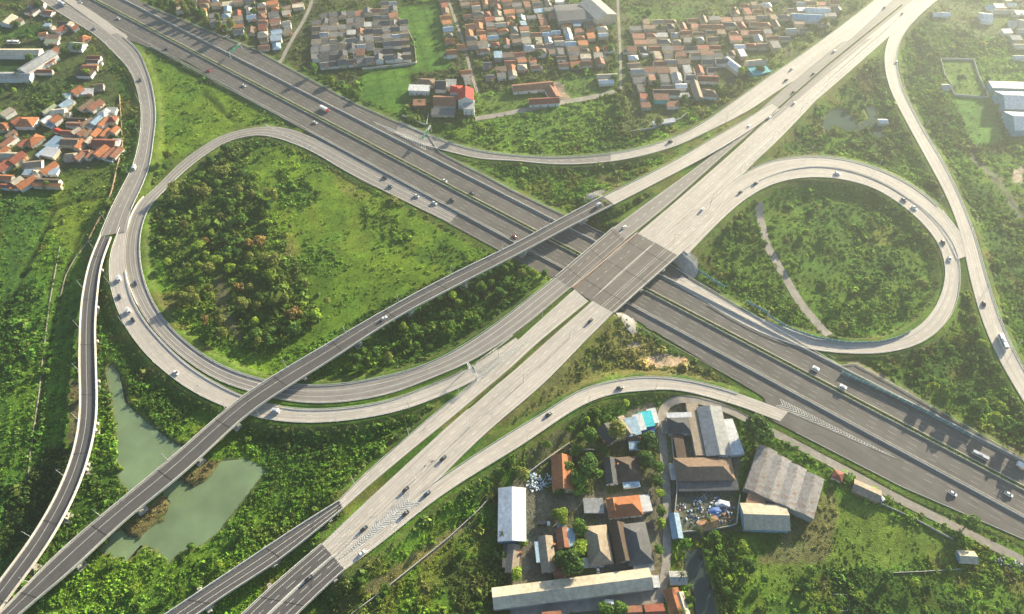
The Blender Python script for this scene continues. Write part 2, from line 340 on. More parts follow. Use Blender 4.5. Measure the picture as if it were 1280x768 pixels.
# ---- ground colours (what grows or lies there)
c_scrub = np.array([0.046, 0.098, 0.022]); c_grass = np.array([0.090, 0.165, 0.028]); c_dry = np.array([0.17, 0.145, 0.05]); c_dark = np.array([0.028, 0.05, 0.016])
n1 = vnoise(FX, FY, 30, 11)[..., None]; n2 = vnoise(FX, FY, 9, 12)[..., None]; n3 = vnoise(FX, FY, 90, 13)[..., None]
def sst(x, a, b): t = np.clip((x-a)/(b-a), 0, 1); return t*t*(3-2*t)
col = c_scrub*(1-sst(n1, .35, .7))+c_grass*sst(n1, .35, .7)
col = col*(1-.6*sst(n2*.6+n3*.4, .55, .75))+c_dry*.7*.6*sst(n2*.6+n3*.4, .55, .75)
dens = np.full(nf, 0.55)
def zone(poly, c, d=None, mix=1.0, jit=3.0):
    global col, dens
    jx = (vnoise(FX, FY, 7, 21)-.5)*2*jit; jy = (vnoise(FX, FY, 7, 22)-.5)*2*jit
    m = inpoly(PXX+jx, PXY+jy, poly)
    a = m[..., None]*mix*np.clip(0.75+0.5*vnoise(FX, FY, 5, 23)[..., None], 0, 1)
    col = col*(1-a)+np.array(c)*a
    if d is not None: dens[m] = d
GREY = (0.15, 0.13, 0.10); LAWN = (0.112, 0.180, 0.026); FIELD = (0.072, 0.155, 0.032); VIL = (0.075, 0.08, 0.05)
# grassy interiors and verges
zone([(170,60),(330,140),(320,150),(240,185),(200,225),(185,215),(200,150)], LAWN, .15, .8)
zone([(330,180),(400,205),(560,290),(635,305),(560,340),(470,385),(390,430),(330,450),(350,400),(380,330),(330,260),(300,200)], LAWN, .16, .7)
zone([(860,310),(960,235),(1060,235),(1120,265),(1165,320),(1165,370),(1120,408),(1050,418),(1000,410)], (0.080,.14,.028), .45, .8)
zone([(880,290),(945,262),(1000,390),(990,405),(900,350)], (0.05,.10,.022), .6, .7)
zone([(200,200),(300,180),(330,260),(370,330),(400,400),(330,450),(280,430),(230,380),(195,310),(190,240)], (0.060,.095,.024), .8, .8)
for bz in ([(340,215),(380,225),(400,250),(370,262),(345,245)], [(450,255),(520,290),(510,305),(455,285)], [(380,300),(420,320),(430,345),(395,350),(375,325)], [(500,310),(560,305),(590,318),(540,335)], [(225,130),(250,150),(235,170),(215,150)], [(1000,260),(1040,250),(1060,280),(1020,300)], [(1060,330),(1110,320),(1120,360),(1070,370)]):
    zone(bz, (0.058,.115,.024), .5, .7, 8)
for bz in ([(420,215),(470,245),(450,250),(415,232)], [(355,285),(375,290),(372,330),(356,320)], [(1090,280),(1120,290),(1110,305),(1085,300)]):
    zone(bz, (0.16,.16,.05), .2, .6, 7)
zone([(268,335),(280,340),(285,385),(305,425),(292,432),(266,390)], (0.12,.10,.07), .2, .55)
zone([(205,110),(230,150),(300,170),(210,235),(190,250)], LAWN, .18, .5)
zone([(0,240),(60,240),(50,300),(20,380),(0,420)], (0.05,.11,.03), .25, .9)
zone([(70,225),(140,215),(132,250),(118,290),(90,320),(60,290)], (0.12,.17,.035), .3, .9)
zone([(0,380),(60,330),(100,340),(95,500),(60,600),(20,680),(0,700)], (0.045,.10,.022), .7, .8)
for k_ in range(6):
    a_ = 8+k_*15; zone([(a_+40-k_*5,330),(a_+49-k_*5,330),(a_-2,600),(a_-11,600)], (0.085,.165,.028), .22, .75, 1.5)
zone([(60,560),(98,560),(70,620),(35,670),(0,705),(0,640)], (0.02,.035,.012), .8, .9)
zone([(85,470),(100,480),(96,550),(82,560)], (0.14,.11,.06), .1, .8)
zone([(330,540),(560,500),(420,620),(210,768),(150,768),(330,650)], (0.06,.12,.025), .8, .6)
zone([(370,520),(500,515),(420,560),(340,580),(300,540)], (0.05,.10,.025), .5, .8)
zone([(560,520),(700,400),(770,395),(790,410),(880,470),(760,470),(620,540),(540,600)], (0.165,.155,.045), .36, .8)
zone([(780,392),(795,398),(796,415),(790,418),(775,400)], (0.48,.38,.27), 0, 1, .5)
zone([(770,400),(800,430),(900,470),(890,478),(800,462),(770,440)], (0.17,.16,.06), .5, .6)
zone([(800,449),(830,442),(858,444),(860,457),(830,460),(806,460)], (0.50,.36,.22), .05, 1, 2)
zone([(785,425),(800,425),(802,432),(788,434)], (0.40,.33,.24), 0, .8)
zone([(840,318),(852,317),(868,328),(872,345),(858,347),(845,335)], (0.30,.30,.28), 0, 1, .5)
zone([(730,246),(748,242),(757,248),(742,258),(728,256)], (0.30,.29,.26), 0, 1, .5)
zone([(1060,455),(1075,450),(1095,465),(1160,505),(1150,512)], (0.2,.17,.12), .1, .7)
# motorway verges and greens to the north
zone([(590,150),(770,118),(770,150),(740,180),(640,190),(560,170)], (0.10,.17,.04), .5, .8)
zone([(590,118),(640,108),(700,98),(760,95),(770,115),(700,128),(600,145)], (0.10,.155,.05), .15, .9)
zone([(690,100),(705,105),(712,125),(695,127)], (0.30,.22,.16), 0, .9)
zone([(493,10),(550,0),(557,30),(565,77),(560,90),(517,96),(507,133),(500,145),(450,123),(453,88),(520,82),(518,50),(497,20)], FIELD, .0, 1, 1)
zone([(1175,75),(1216,75),(1235,120),(1190,120)], (0.09,.16,.05), .1, .8, 1)
zone([(1188,120),(1238,122),(1256,178),(1215,182)], (0.075,.17,.045), .05, .9, 1)
zone([(1265,215),(1280,205),(1280,232),(1262,228)], (0.4,.32,.24), 0, .9)
zone([(1215,190),(1228,205),(1250,220),(1275,260),(1285,275),(1275,275),(1240,225),(1212,200)], (0.16,.17,.13), 0, .8, 1)
# villages
zone([(0,0),(70,0),(100,40),(130,60),(145,110),(150,205),(75,215),(70,235),(0,240)], VIL, .25, .7)
zone([(0,32),(60,30),(62,48),(0,50)], (0.04,.09,.03), .3, 1)
zone([(0,70),(33,70),(25,88),(0,88)], (0.03,.07,.03), .05, 1, 1)
zone([(30,110),(90,95),(110,150),(40,150)], (0.05,.09,.03), .6, .7)
zone([(75,215),(150,208),(140,225),(128,250),(75,235)], (0.09,.13,.035), .3, .9)
zone([(200,0),(500,0),(497,20),(520,82),(453,88),(445,110),(400,95),(340,70),(260,35)], VIL, .3, .8)
zone([(550,0),(760,0),(765,90),(700,98),(640,108),(590,118),(590,150),(560,160),(505,140),(515,96),(565,85)], VIL, .5, .8)
zone([(760,0),(1090,0),(1020,55),(950,100),(880,120),(860,135),(800,165),(780,165),(770,115)], (0.10,.11,.07), .3, .7)
zone([(780,8),(870,8),(860,28),(790,30)], (0.09,.15,.05), .2, .8)
zone([(1150,0),(1280,0),(1280,70),(1210,40),(1170,30)], (0.11,.13,.08), .3, .7)
zone([(660,570),(700,540),(745,545),(790,510),(826,505),(835,600),(832,740),(800,768),(640,768),(628,700),(630,620)], GREY, .06, .85)
zone([(832,505),(910,505),(925,560),(922,640),(925,665),(870,680),(845,670),(835,600)], (0.12,.115,.09), .08, .85)
zone([(640,560),(700,535),(760,535),(780,560),(830,550),(832,612),(745,615),(700,620),(640,600)], (0.06,.085,.03), .35, .7)
zone([(705,640),(745,640),(745,720),(690,725)], (0.06,.085,.03), .3, .6)
zone([(700,560),(740,560),(740,605),(700,610)], (0.06,.07,.04), .5, .8)
# lower right field
zone([(1045,615),(1090,640),(1195,672),(1200,690),(1100,710),(1010,720),(930,725),(960,690),(1020,660)], (0.105,.155,.04), .22, .8)
zone([(985,640),(1040,610),(1050,640),(1040,680),(1030,705),(940,700),(975,680)], (0.13,.105,.05), .3, .6)
zone([(930,720),(1010,715),(1020,768),(930,768)], (0.09,.15,.035), .4, .6)
zone([(545,700),(640,690),(640,768),(570,768)], (0.045,.05,.025), .8, .7)
zone([(450,740),(520,690),(600,640),(606,645),(530,700),(465,750)], (0.17,.15,.06), .1, .8)
# tilled furrows of the left fields and dusty road edges
tone = vnoise(FX, FY, 26, 51)*.6+vnoise(FX, FY, 8, 52)*.4; col[..., 0] *= .72+.62*tone; col[..., 1] *= .84+.32*tone
gm = (col[..., 1] > col[..., 0]*1.12)[..., None]; col = np.where(gm, col*np.array([.98, 1.03, .62]), col)
mottled = 1+.35*(vnoise(FX, FY, 4.5, 53)-.5); col *= mottled[..., None]  # fine random variation in ground tone
for ang_, per in ((.25, 15.0), (1.8, 22.0)):
    ph = (FX*math.cos(ang_)+FY*math.sin(ang_)) % per; ln_ = (ph < 1.9) & (dens == 0) & (dist > 6)
    col[ln_] = col[ln_]*.62
rf = (dist > 2.5) & (dist < 6)
col[rf] = col[rf]*.6+np.array([0.13, 0.125, 0.05])*.4
dens[dist < 4.5] = 0.0; dens[pond] = 0
pd = pond.copy(); pd[1:] |= pond[:-1]; pd[:-1] |= pond[1:]; pd[:, 1:] |= pond[:, :-1]; pd[:, :-1] |= pond[:, 1:]
dens[pd] = 0; bank = pd & ~pond; col[bank] = col[bank]*.4+np.array([.17, .14, .07])*.6
for pl_ in ([(66,262),(50,300),(28,345),(4,400)], [(104,285),(84,330),(66,400),(52,480),(40,560)], [(60,262),(95,250),(128,246)], [(128,452),(130,520),(120,575)], [(206,640),(230,620)], [(255,118),(290,150)], [(540,470),(600,450)]):
    for (xa, ya), (xb, yb) in zip(pl_[:-1], pl_[1:]):
        vx, vy = xb-xa, yb-ya; tt = np.clip(((PXX-xa)*vx+(PXY-ya)*vy)/(vx*vx+vy*vy), 0, 1); dd = np.hypot(PXX-xa-tt*vx, PXY-ya-tt*vy)
        m_ = (dd < 3.0) & (dist > 5); col[m_] *= .45; ter[m_] -= .7; dens[m_] *= .3
col[pond] = (0.08, 0.09, 0.05)
col[isle] = (0.14, 0.12, 0.05)
colF = np.zeros(gx.shape+(4,), np.float32); colF[..., :3] = c_scrub; colF[..., 3] = 1
jj, ii = 3, 4
colF[jj:jj+nf[0], ii:ii+nf[1], :3] = np.clip(col, 0, 1)
gz = np.full(gx.shape, -0.4); gz[jj:jj+nf[0], ii:ii+nf[1]] = ter
ny, nx = gx.shape; i = (np.arange(ny-1)[:, None]*nx+np.arange(nx-1)[None, :])
F = np.stack([i, i+1, i+nx+1, i+nx], -1).reshape(-1, 4)
me = grid_mesh('ground', np.stack([gx, gy, gz], -1), F, M_ground, smooth=True)
ca = me.color_attributes.new('Col', 'FLOAT_COLOR', 'POINT'); ca.data.foreach_set('color', colF.reshape(-1, 4).ravel())
link('ground', me, kind='structure')
def zat(x, y):
    fx = np.clip((np.asarray(x)-XF[0])/2, 0, nf[1]-1.001); fy = np.clip((np.asarray(y)-YF[0])/2, 0, nf[0]-1.001)
    a = fx.astype(int); b = fy.astype(int); u = fx-a; v = fy-b
    return (ter[b, a]*(1-u)+ter[b, a+1]*u)*(1-v)+(ter[b+1, a]*(1-u)+ter[b+1, a+1]*u)*v
def gpt(px, py):
    """the place on the ground seen at this pixel"""
    z = 0.0
    for _ in range(4): p = G(px, py, z); z = float(zat(p[0], p[1]))
    return Vector((p[0], p[1], z))
def water(name, poly, m, z, grow=1.04):
    p = np.array([G(x, y, z) for x, y in poly]); c = p.mean(0)
    q = [tuple(c+(v-c)*grow) for v in p]
    mb = MB(); mb.poly(q); me = mb.mesh(name, m)
    if me.polygons[0].normal.z < 0: me.flip_normals()
    link(name, me, kind='structure')
for p in (POND1, POND2): water('pond_water', p, M_water, -0.75)
for p in (POND3, POND4): water('pond_water', p, M_water3, -0.75)
water('canal_water', CANAL, M_water2, -0.75)

def apron(label, pts):
    P_ = [Vector(gpt(x, y)) for x, y in pts]; c = sum(P_, Vector())/len(P_); mb = MB(); n = len(P_); K = 7; b0 = 0
    for k in range(K+1):
        for p in P_:
            q = c.lerp(p, k/K); mb.v.append((q.x, q.y, max(float(zat(q.x+dx, q.y+dy)) for dx in (-1.2, 1.2) for dy in (-1.2, 1.2))+.12))
    for k in range(K):
        for i in range(n):
            j = (i+1) % n; mb.f.append((k*n+i, (k+1)*n+i, (k+1)*n+j, k*n+j)); mb.m.append(0)
    link('slope_apron', mb.mesh('slope_apron', M_apron, smooth=True), label=label, cat='embankment apron')
M_apron = material('apron_concrete', (0.30, 0.285, 0.26), var=.18, scale=.3, dirt=((0.14, 0.13, 0.10), .2, .55, .5))
apron('grey concrete slope paving under the northeast end of the overpass', [(842,322),(850,317),(860,321),(869,330),(873,341),(868,348),(858,345),(848,335)])
apron('pale concrete slope paving at the southwest foot of the overpass', [(769,394),(778,391),(790,395),(794,404),(795,415),(790,419),(781,409)])
apron('grey slope paving where the flyover lands north of the motorway', [(732,247),(742,243),(752,244),(757,249),(748,255),(735,257)])

# ------------------------------------------------------------------ road surfaces
S_ = dict(kind='structure')
surf('motorway', ROADS['A'], M_asph, 0.0, **S_)
surf('ramp_road', ROADS['F'], M_asph3, 0.02, **S_)
surf('loop_road', ROADS['Cout'], M_conc, 0.04, **S_)
surf('loop_road', ROADS['Cin'], M_asph3, 0.03, **S_)
surf('loop_road', ROADS['Cin2'], M_asph3, 0.03, **S_)
surf('ramp_road', ROADS['Ec'], M_conc, 0.05, **S_)
surf('highway', ROADS['Bnw'], M_conc, 0.0, **S_)
surf('highway', ROADS['Bse'], M_conc, 0.0, **S_)
surf('highway', ROADS['Bup1'], M_conc, 0.0, **S_)
surf('highway', ROADS['Bup2'], M_conc, 0.0, **S_)
surf('highway', ROADS['Gm'], M_asph3, -0.02, **S_)
GI = int(len(ROADS['G'][0])*.30); surf('ramp_road', (ROADS['G'][0][:GI+1], ROADS['G'][1][:GI+1]), M_asph3, 0.03, **S_); surf('ramp_road', (ROADS['G'][0][GI:], ROADS['G'][1][GI:]), M_conc, 0.03, **S_)
surf('ramp_road', ROADS['H'], M_conc, 0.03, **S_)
surf('ramp_road', ROADS['I'], M_conc, 0.06, **S_)
surf('ramp_road', ROADS['Dout'], M_conc, 0.02, **S_)
surf('loop_road', ROADS['Din'], M_conc, 0.04, **S_)
def lane(name, pts, wd, m, lift=0.12):
    P0 = np.array([gpt(x, y) for x, y in pts]); s = np.r_[0, np.cumsum(np.linalg.norm(np.diff(P0, axis=0), axis=1))]
    S = np.linspace(0, s[-1], int(s[-1]/2)+2); P1 = smooth(catmull(P0, s, S), 2)
    T = np.gradient(P1[:, :2], axis=0); T /= np.linalg.norm(T, axis=1)[:, None]; N_ = np.stack([-T[:, 1], T[:, 0], 0*T[:, 0]], 1)
    L = P1+N_*wd/2; R = P1-N_*wd/2
    splat(P1, False, False); 
    for E in (L, R): E[:, 2] = np.maximum(zat(L[:, 0], L[:, 1]), np.maximum(zat(R[:, 0], R[:, 1]), zat(P1[:, 0], P1[:, 1])))+lift
    return surf(name, (L, R), m, 0.0, **S_), (L, R)
lane('village_road', [(828,530),(826,519),(833,506),(850,500),(880,503),(915,516),(960,538),(1060,590),(1125,625),(1188,656),(1235,680),(1290,706)], 5.2, M_lane, .18)
lane('village_road', [(826,522),(829,560),(832,600),(834,640),(833,700),(828,735),(812,775)], 4.6, M_lane, .14)
lane('village_road', [(640,772),(700,757),(760,750),(828,742)], 9.0, M_lane, .10)
lane('village_road', [(594,149),(640,141),(700,129),(740,122),(772,114)], 6.0, M_lane)
lane('dirt_road', [(948,254),(952,280),(957,303),(967,322),(983,350),(1003,383),(1020,403),(1036,420)], 6.0, M_lane)
lane('village_road', [(772,0),(775,60),(776,112)], 2.6, M_lane)
lane('village_road', [(349,80),(365,50),(385,15),(392,-10)], 3.6, M_lane)
lane('village_road', [(560,0),(578,50),(590,95),(598,120)], 2.8, M_lane)
# ------------------------------------------------------------------ bridges and viaducts
def arc(P_): return np.r_[0, np.cumsum(np.linalg.norm(np.diff(P_, axis=0), axis=1))]
def frame_at(LR, s):
    L, R = LR; c = (L+R)/2; S = arc(c); p = np.array([np.interp(s, S, c[:, j]) for j in range(3)])
    l = np.array([np.interp(s, S, L[:, j]) for j in range(3)]); r = np.array([np.interp(s, S, R[:, j]) for j in range(3)])
    q = np.array([np.interp(min(s+1, S[-1]), S, c[:, j]) for j in range(3)])-np.array([np.interp(max(s-1, 0), S, c[:, j]) for j in range(3)])
    return p, l, r, q/np.linalg.norm(q)
def s_near(LR, px, py):
    c = (LR[0]+LR[1])/2; x, y = PX(c[:, 0], c[:, 1], c[:, 2]); return arc(c)[np.argmin((x-px)**2+(y-py)**2)]
def ring_loft(mb, rings, m=0):
    b = len(mb.v); n = len(rings[0])
    for r in rings: mb.v += [tuple(p) for p in r]
    for i in range(len(rings)-1):
        for j in range(n):
            k = (j+1) % n; mb.f.append((b+i*n+j, b+i*n+k, b+(i+1)*n+k, b+(i+1)*n+j)); mb.m.append(m)
    e = b+(len(rings)-1)*n
    mb.f += [tuple(b+j for j in range(n))[::-1], tuple(e+j for j in range(n))]; mb.m += [m, m]
M_girder = material('girder_concrete', (0.36, 0.34, 0.30), var=0.15, scale=0.4)
def bridge(name, label, LR, mat, piers=(), lines=(), parL=True, parR=True, depth=1.7, joints=40, group=None, cat='bridge', lift=0.05):
    L, R = LR
    t = empty(name, label=label, cat=cat, group=group)
    rings = []
    for l, r in zip(L, R):
        d = (r-l); f = lambda a, z: l+d*a+np.array([0, 0, z])
        rings.append([f(-.015, -.05), f(1.015, -.05), f(1.015, -.45), f(.80, -.7), f(.74, -depth), f(.26, -depth), f(.20, -.7), f(-.015, -.45)])
    mb = MB(); ring_loft(mb, rings); link('girder', mb.mesh('girder', M_girder), t)
    surf('deck_surface', LR, mat, lift, parent=t)
    mb = MB()
    for (f0, off, dash) in lines: line_strip(mb, LR, f0, .2, dash, lift=lift+.03, off=off)
    if mb.v: link('lane_marking', mb.mesh('lane_marking', M_white), t)
    U = (R-L)/np.linalg.norm(R-L, axis=1)[:, None]
    if parL: mb = MB(); wallstrip(mb, L+U*.1, .62, -.5, 1.05, top=.42); link('parapet', mb.mesh('parapet', M_par), t)
    if parR: mb = MB(); wallstrip(mb, R-U*.1, .62, -.5, 1.05, top=.42); link('parapet', mb.mesh('parapet', M_par), t)
    tot = arc((L+R)/2)[-1]
    if joints:
        jm = MB()
        for s in np.arange(joints*.5, tot, joints):
            p, l, r, d = frame_at(LR, s)
            h = d*.22; u = (r-l)/np.linalg.norm(r-l)*.4
            jm.poly([l+u-h+[0, 0, lift+.05], r-u-h+[0, 0, lift+.05], r-u+h+[0, 0, lift+.05], l+u+h+[0, 0, lift+.05]])
        link('expansion_joint', jm.mesh('expansion_joint', M_joint), t)
    for (px, py) in piers:
        s = s_near(LR, px, py) if px is not None else py
        p, l, r, d = frame_at(LR, s); wd = np.linalg.norm(r-l); z = p[2]-depth; zg = float(zat(p[0], p[1]))
        a = math.atan2(d[1], d[0]); M = Matrix.Translation((p[0], p[1], 0)) @ Matrix.Rotation(a, 4, 'Z')
        mb = MB(); h = wd/2+.9
        for sgn in (1,):
            pts = [(-1.1, -h*.35, z-2.3), (1.1, -h*.35, z-2.3), (1.1, h*.35, z-2.3), (-1.1, h*.35, z-2.3), (-1.1, -h, z-.4), (1.1, -h, z-.4), (1.1, h, z-.4), (-1.1, h, z-.4)]
            mb.hexa([tuple(M @ Vector(q)) for q in pts])
            mb.box(-1.1, 1.1, -h, h, z-.4, z+.25, M=M)
            for q in (-h+.35, h-.35): mb.box(-.8, .8, q-.3, q+.3, z+.25, z+1.1, M=M)
        mb.box(-.9, .9, -h*.32, h*.32, zg-.5, z-2.3, M=M)
        mb.box(-2.6, 2.6, -h*.55, h*.55, zg-1, zg+.5, M=M)
        link('pier', mb.mesh('pier', M_pier), t)
    return t
bridge('flyover', 'long narrow flyover crossing the left loop, the pond and the motorway', ROADS['E'], M_asph2,
       [(297,529),(245,575),(172,635),(97,709),(378,469),(448,429),(515,391),(582,356),(655,312),(730,270)], [(.40, None, None), (.06, None, None), (.93, None, None)], cat='flyover')
bridge('flyover', 'curved viaduct ramp at the left edge running down beside the fields', ROADS['Fd'], M_asph2,
       [(122,340),(112,385),(110,430),(110,478),(108,530),(102,580),(74,640),(34,705)], [(.42, None, None), (.07, None, None), (.93, None, None)], cat='flyover')
bridge('highway_viaduct', 'narrow dark viaduct at the bottom edge, left of the wide highway', ROADS['Bnwv'], M_asph2,
       [(None, 22), (None, 58), (None, 92)], [(.35, None, None), (.65, None, None), (.06, None, None), (.94, None, None)], cat='viaduct')
bridge('highway_viaduct', 'wide dark viaduct of the highway at the bottom edge', ROADS['Bsev'], M_asph2,
       [(None, 20), (None, 45)], [(.16, None, None), (.31, None, (5, 4)), (.45, None, None), (.52, None, None), (.65, None, (5, 4)), (.80, None, None), (.03, None, None), (.97, None, None)], cat='viaduct')
ov = bridge('overpass', 'dark northwest span of the overpass carrying the loop ramp over the motorway', BR1, M_bridge, [(None, 30), (None, 55)], [(.1, None, None), (.36, None, (4, 5)), (.64, None, None), (.9, None, None)], parR=False, joints=24, cat='overpass')
bridge('overpass', 'middle span of the highway overpass with a rust brown kerb beside it', BR2, M_bridge, [(None, 30), (None, 55)], [(.05, None, None), (.45, None, (2.5, 6)), (.95, None, None)], parR=False, joints=24, cat='overpass')
bridge('overpass', 'southeast span of the highway overpass nearest the right loop', BR3, M_bridge, [(None, 30), (None, 55)], [(.03, None, None), (.47, None, None), (.55, None, None), (.78, None, None), (.95, None, None)], parL=False, joints=24, cat='overpass')

# ------------------------------------------------------------------ road markings
def marks(name, LR, spec, m=M_white, lift=.12):
    mb = MB()
    for sp in spec:
        f, off, dash = sp[:3]; wd = sp[3] if len(sp) > 3 else .24; a, b = (sp[4], sp[5]) if len(sp) > 5 else (None, None)
        line_strip(mb, LR, f, wd, dash, lift=lift, off=off, s0=a, s1=b)
    return link(name, mb.mesh(name, m), kind='structure')
D1 = (3.5, 5.5)
edge = [(None, .9, None), (None, -.9, None)]
marks('road_marking', ROADS['F'], edge+[(.35, None, D1), (.62, None, None, .3)])
marks('road_marking', ROADS['Cout'], edge+[(.52, None, D1)])
marks('road_marking', ROADS['Cin'], edge+[(.36, None, None), (.66, None, None)])
marks('road_marking', ROADS['Cin2'], edge+[(.5, None, D1)])
marks('road_marking', ROADS['Ec'], edge); marks('road_marking', ROADS['G'], edge+[(.5, None, D1)]); marks('road_marking', ROADS['H'], edge+[(.5, None, D1)])
marks('road_marking', ROADS['I'], edge+[(.5, None, D1)]); marks('road_marking', ROADS['Dout'], edge+[(.5, None, D1)]); marks('road_marking', ROADS['Din'], edge+[(.5, None, D1)])
marks('road_marking', ROADS['Bnw'], edge+[(.36, None, D1), (.66, None, D1)])
marks('road_marking', ROADS['Bse'], edge+[(.26, None, D1), (.50, None, D1), (.74, None, D1)])
marks('road_marking', ROADS['Bup1'], edge+[(.33, None, D1), (.62, None, D1)]); marks('road_marking', ROADS['Bup2'], edge+[(.35, None, D1), (.62, None, D1)])
def offs(o, s0=-60, s1=1060, z=.6):
    S = np.arange(s0, s1, 5.0); return np.array([mw(s, o, z) for s in S])
mb = MB()
def aline(o, dash=None, s0=-60, s1=1055, wd=.24):
    P_ = offs(o, s0, s1); LR = (P_, P_+np.array([MN[0], MN[1], 0])*.01); line_strip(mb, LR, 0, wd, dash, lift=.1)
for sg in (1, -1):
    aline(sg*2.2); aline(sg*16.4)
    aline(sg*16.0, wd=.3)
    for k in (1, 2, 3): aline(sg*(2.2+3.55*k), (5, 7))
aline(18.8); aline(22.4, (5, 7)); aline(26.2, (5, 7), s1=420); aline(-19.6, s0=330); aline(-23.4, (5, 7), s0=350); aline(-27.4, (5, 7), s0=350); aline(-30.0, s0=420, s1=735)
aline(25.6, None, 460, 640); aline(28.6, None, 180, 440)
link('road_marking', mb.mesh('road_marking', M_faint), kind='structure')
def chevron(tip, a, b, z, n, wd=.5, lift=.14, v=.5, name='chevron_marking'):
    """V bars filling the wedge between tip and base a-b (pixels)"""
    T = G(*tip, z); A = G(*a, z); B = G(*b, z); mb = MB(); ax = ((A+B)/2-T); Lg = np.linalg.norm(ax); ax = ax/Lg
    zl = np.array([0, 0, lift])
    for k in range(1, n+1):
        t = k/n; l = T+(A-T)*t; r = T+(B-T)*t; m = (l+r)/2-ax*np.linalg.norm(r-l)*v; h = ax*wd/2
        mb.poly([l-h+zl, m-h+zl, m+h+zl, l+h+zl]); mb.poly([m-h+zl, r-h+zl, r+h+zl, m+h+zl])
    for q in (A, B):
        d = (q-T); d /= np.linalg.norm(d); nn = np.array([-d[1], d[0], 0])*.13
        mb.poly([T-nn+zl, q-nn+zl, q+nn+zl, T+nn+zl])
    link(name, mb.mesh(name, M_chev), kind='structure')
chevron((424,699), (513,611), (526,629), 7.02, 34, .6, .16)
chevron((664,424), (594,462), (603,473), 7.1, 20, .55, .2)
chevron((466,152), (532,188), (540,181), .6, 30, .7)
chevron((1122,574), (975,499), (970,508), .65, 40, .65)
chevron((95,8), (158,44), (148,50), .9, 16, .6)
chevron((330,155), (395,185), (390,190), .7, 10, .5)
chevron((1178,262), (1188,285), (1194,283), 4.1, 6, .5)
chevron((900,178), (925,160), (932,165), 6.7, 8, .4)
# light concrete wedge where the top left ramp splits off
mb = MB(); pts = [G(x, y, 1.0)+np.array([0, 0, .06]) for x, y in [(70,-6),(80,-8),(120,17),(160,46),(156,51),(146,48),(112,24)]]
mb.poly(pts); me = mb.mesh('paved_gore', M_conc); me.flip_normals() if me.polygons[0].normal.z < 0 else None; link('paved_gore', me, kind='structure')

# ------------------------------------------------------------------ barriers and guard rails
M_hedge = material('median_hedge', (0.075, 0.115, 0.02), var=0.4, scale=0.8, bump=.4)
t = empty('median_barrier', label='long grassy median with twin guard rails down the middle of the motorway', cat='barrier')
mb = MB(); wallstrip(mb, offs(0), 2.0, -.1, .35, top=1.6); link('grass_strip', mb.mesh('grass_strip', M_hedge), t)
M_yrail = material('light_yellow_rail', (0.62, 0.58, 0.40), var=.15, scale=.5)  # the median guard rails are light yellow
for o in (1.25, -1.25):
    mb = MB(); wallstrip(mb, offs(o), .18, -.05, .95); link('rail', mb.mesh('rail', M_yrail), t)
hm_ = MB(); P_ = offs(-.2)
for s in np.arange(-58, 1050, 1.6):
    p = mw(s+random.uniform(-.4, .4), random.uniform(-.4, .3)); r = random.uniform(.45, .8); h = random.uniform(.8, 1.7)
    hm_.tube((p[0], p[1], p[2]), (p[0], p[1], p[2]+h), r, r*.5, 5)
link('hedge', hm_.mesh('hedge', M_hedge), t)
def wall_thing(name, label, P_, wd, h, m, cat, z0=-.3, top=None, part='wall', group=None):
    mb = MB(); wallstrip(mb, P_, wd, z0, h, top=top); me = mb.mesh(name, m)
    return link(name, me, label=label, cat=cat, group=group)
wall_thing('concrete_barrier', 'pale concrete divider between motorway and its northern side road', offs(17.6, -60, 905), .6, 1.2, M_par, 'barrier', top=.3)
wall_thing('concrete_barrier', 'concrete divider between motorway and its southern side road', offs(-18.2, 330, 1060), .6, 1.1, M_par, 'barrier', top=.3)
wall_thing('concrete_barrier', 'southern motorway edge barrier beside the green wedge at top left', offs(-18.6, 120, 325), .4, .9, M_leafrail, 'barrier', top=.3)
def guard(label, LR, side, a=0., b=1., off=-.15, h=.85, posts=True):
    L, R = LR; U = (R-L)/np.linalg.norm(R-L, axis=1)[:, None]; E = (L-U*off*-1) if side == 'L' else (R+U*off*-1)
    E = L+U*off if side == 'L' else R-U*off
    n = len(E); E = E[int(a*n):max(int(b*n), int(a*n)+3)]
    t = empty('guard_rail', label=label, cat='guard rail')
    mb = MB(); wallstrip(mb, E, .14, h-.38, h); link('rail', mb.mesh('rail', M_steel), t)
    mb = MB()
    for p in E[::2]: mb.box(p[0]-.08, p[0]+.08, p[1]-.08, p[1]+.08, p[2]-.6, p[2]+h-.1)
    link('posts', mb.mesh('posts', M_steel), t, kind='stuff') if False else link('post_row', mb.mesh('post_row', M_steel), t)
guard('guard rail on the outer side of the loop ramp along the wooded strip', ROADS['Cin'], 'R', .42, 1)
_L, _R = ROADS['Cin']; _a, _b = s_near(ROADS['Cin'], 187, 250)/STEP, s_near(ROADS['Cin'], 172, 392)/STEP
wall_thing('concrete_barrier', 'bright white barrier between the two left loop roads at their upper end', _L[int(_a):int(_b)]+np.array([-.3, 0, 0]), .6, 1.3, M_par, 'barrier', top=.35)
guard('guard rail on the inner side of the left loop beside the grassy gap', ROADS['Cin'], 'L', .42, .93)
guard('guard rail between the two left loop roads, on the pale one', ROADS['Cout'], 'R', .15, .9)
guard('guard rail on the outermost edge of the left loop above the ponds', ROADS['Cout'], 'L', .0, .95)
guard('guard rail on the inside of the left loop facing the grass', ROADS['Cin'], 'R', .08, .42)
guard('guard rail on the outer edge of the top left ramp by the village', ROADS['F'], 'L', .1, 1)
guard('guard rail on the inner edge of the top left ramp by the green wedge', ROADS['F'], 'R', .38, .95)
guard('guard rail on the village side of the northern curved ramp', ROADS['G'], 'L')
guard('guard rail on the southern side of the northern curved ramp', ROADS['G'], 'R', 0, .45)
guard('guard rail on the upper side of the southern curved ramp', ROADS['H'], 'L', .2, .9)
guard('guard rail on the village side of the southern curved ramp', ROADS['H'], 'R', .05, .95)
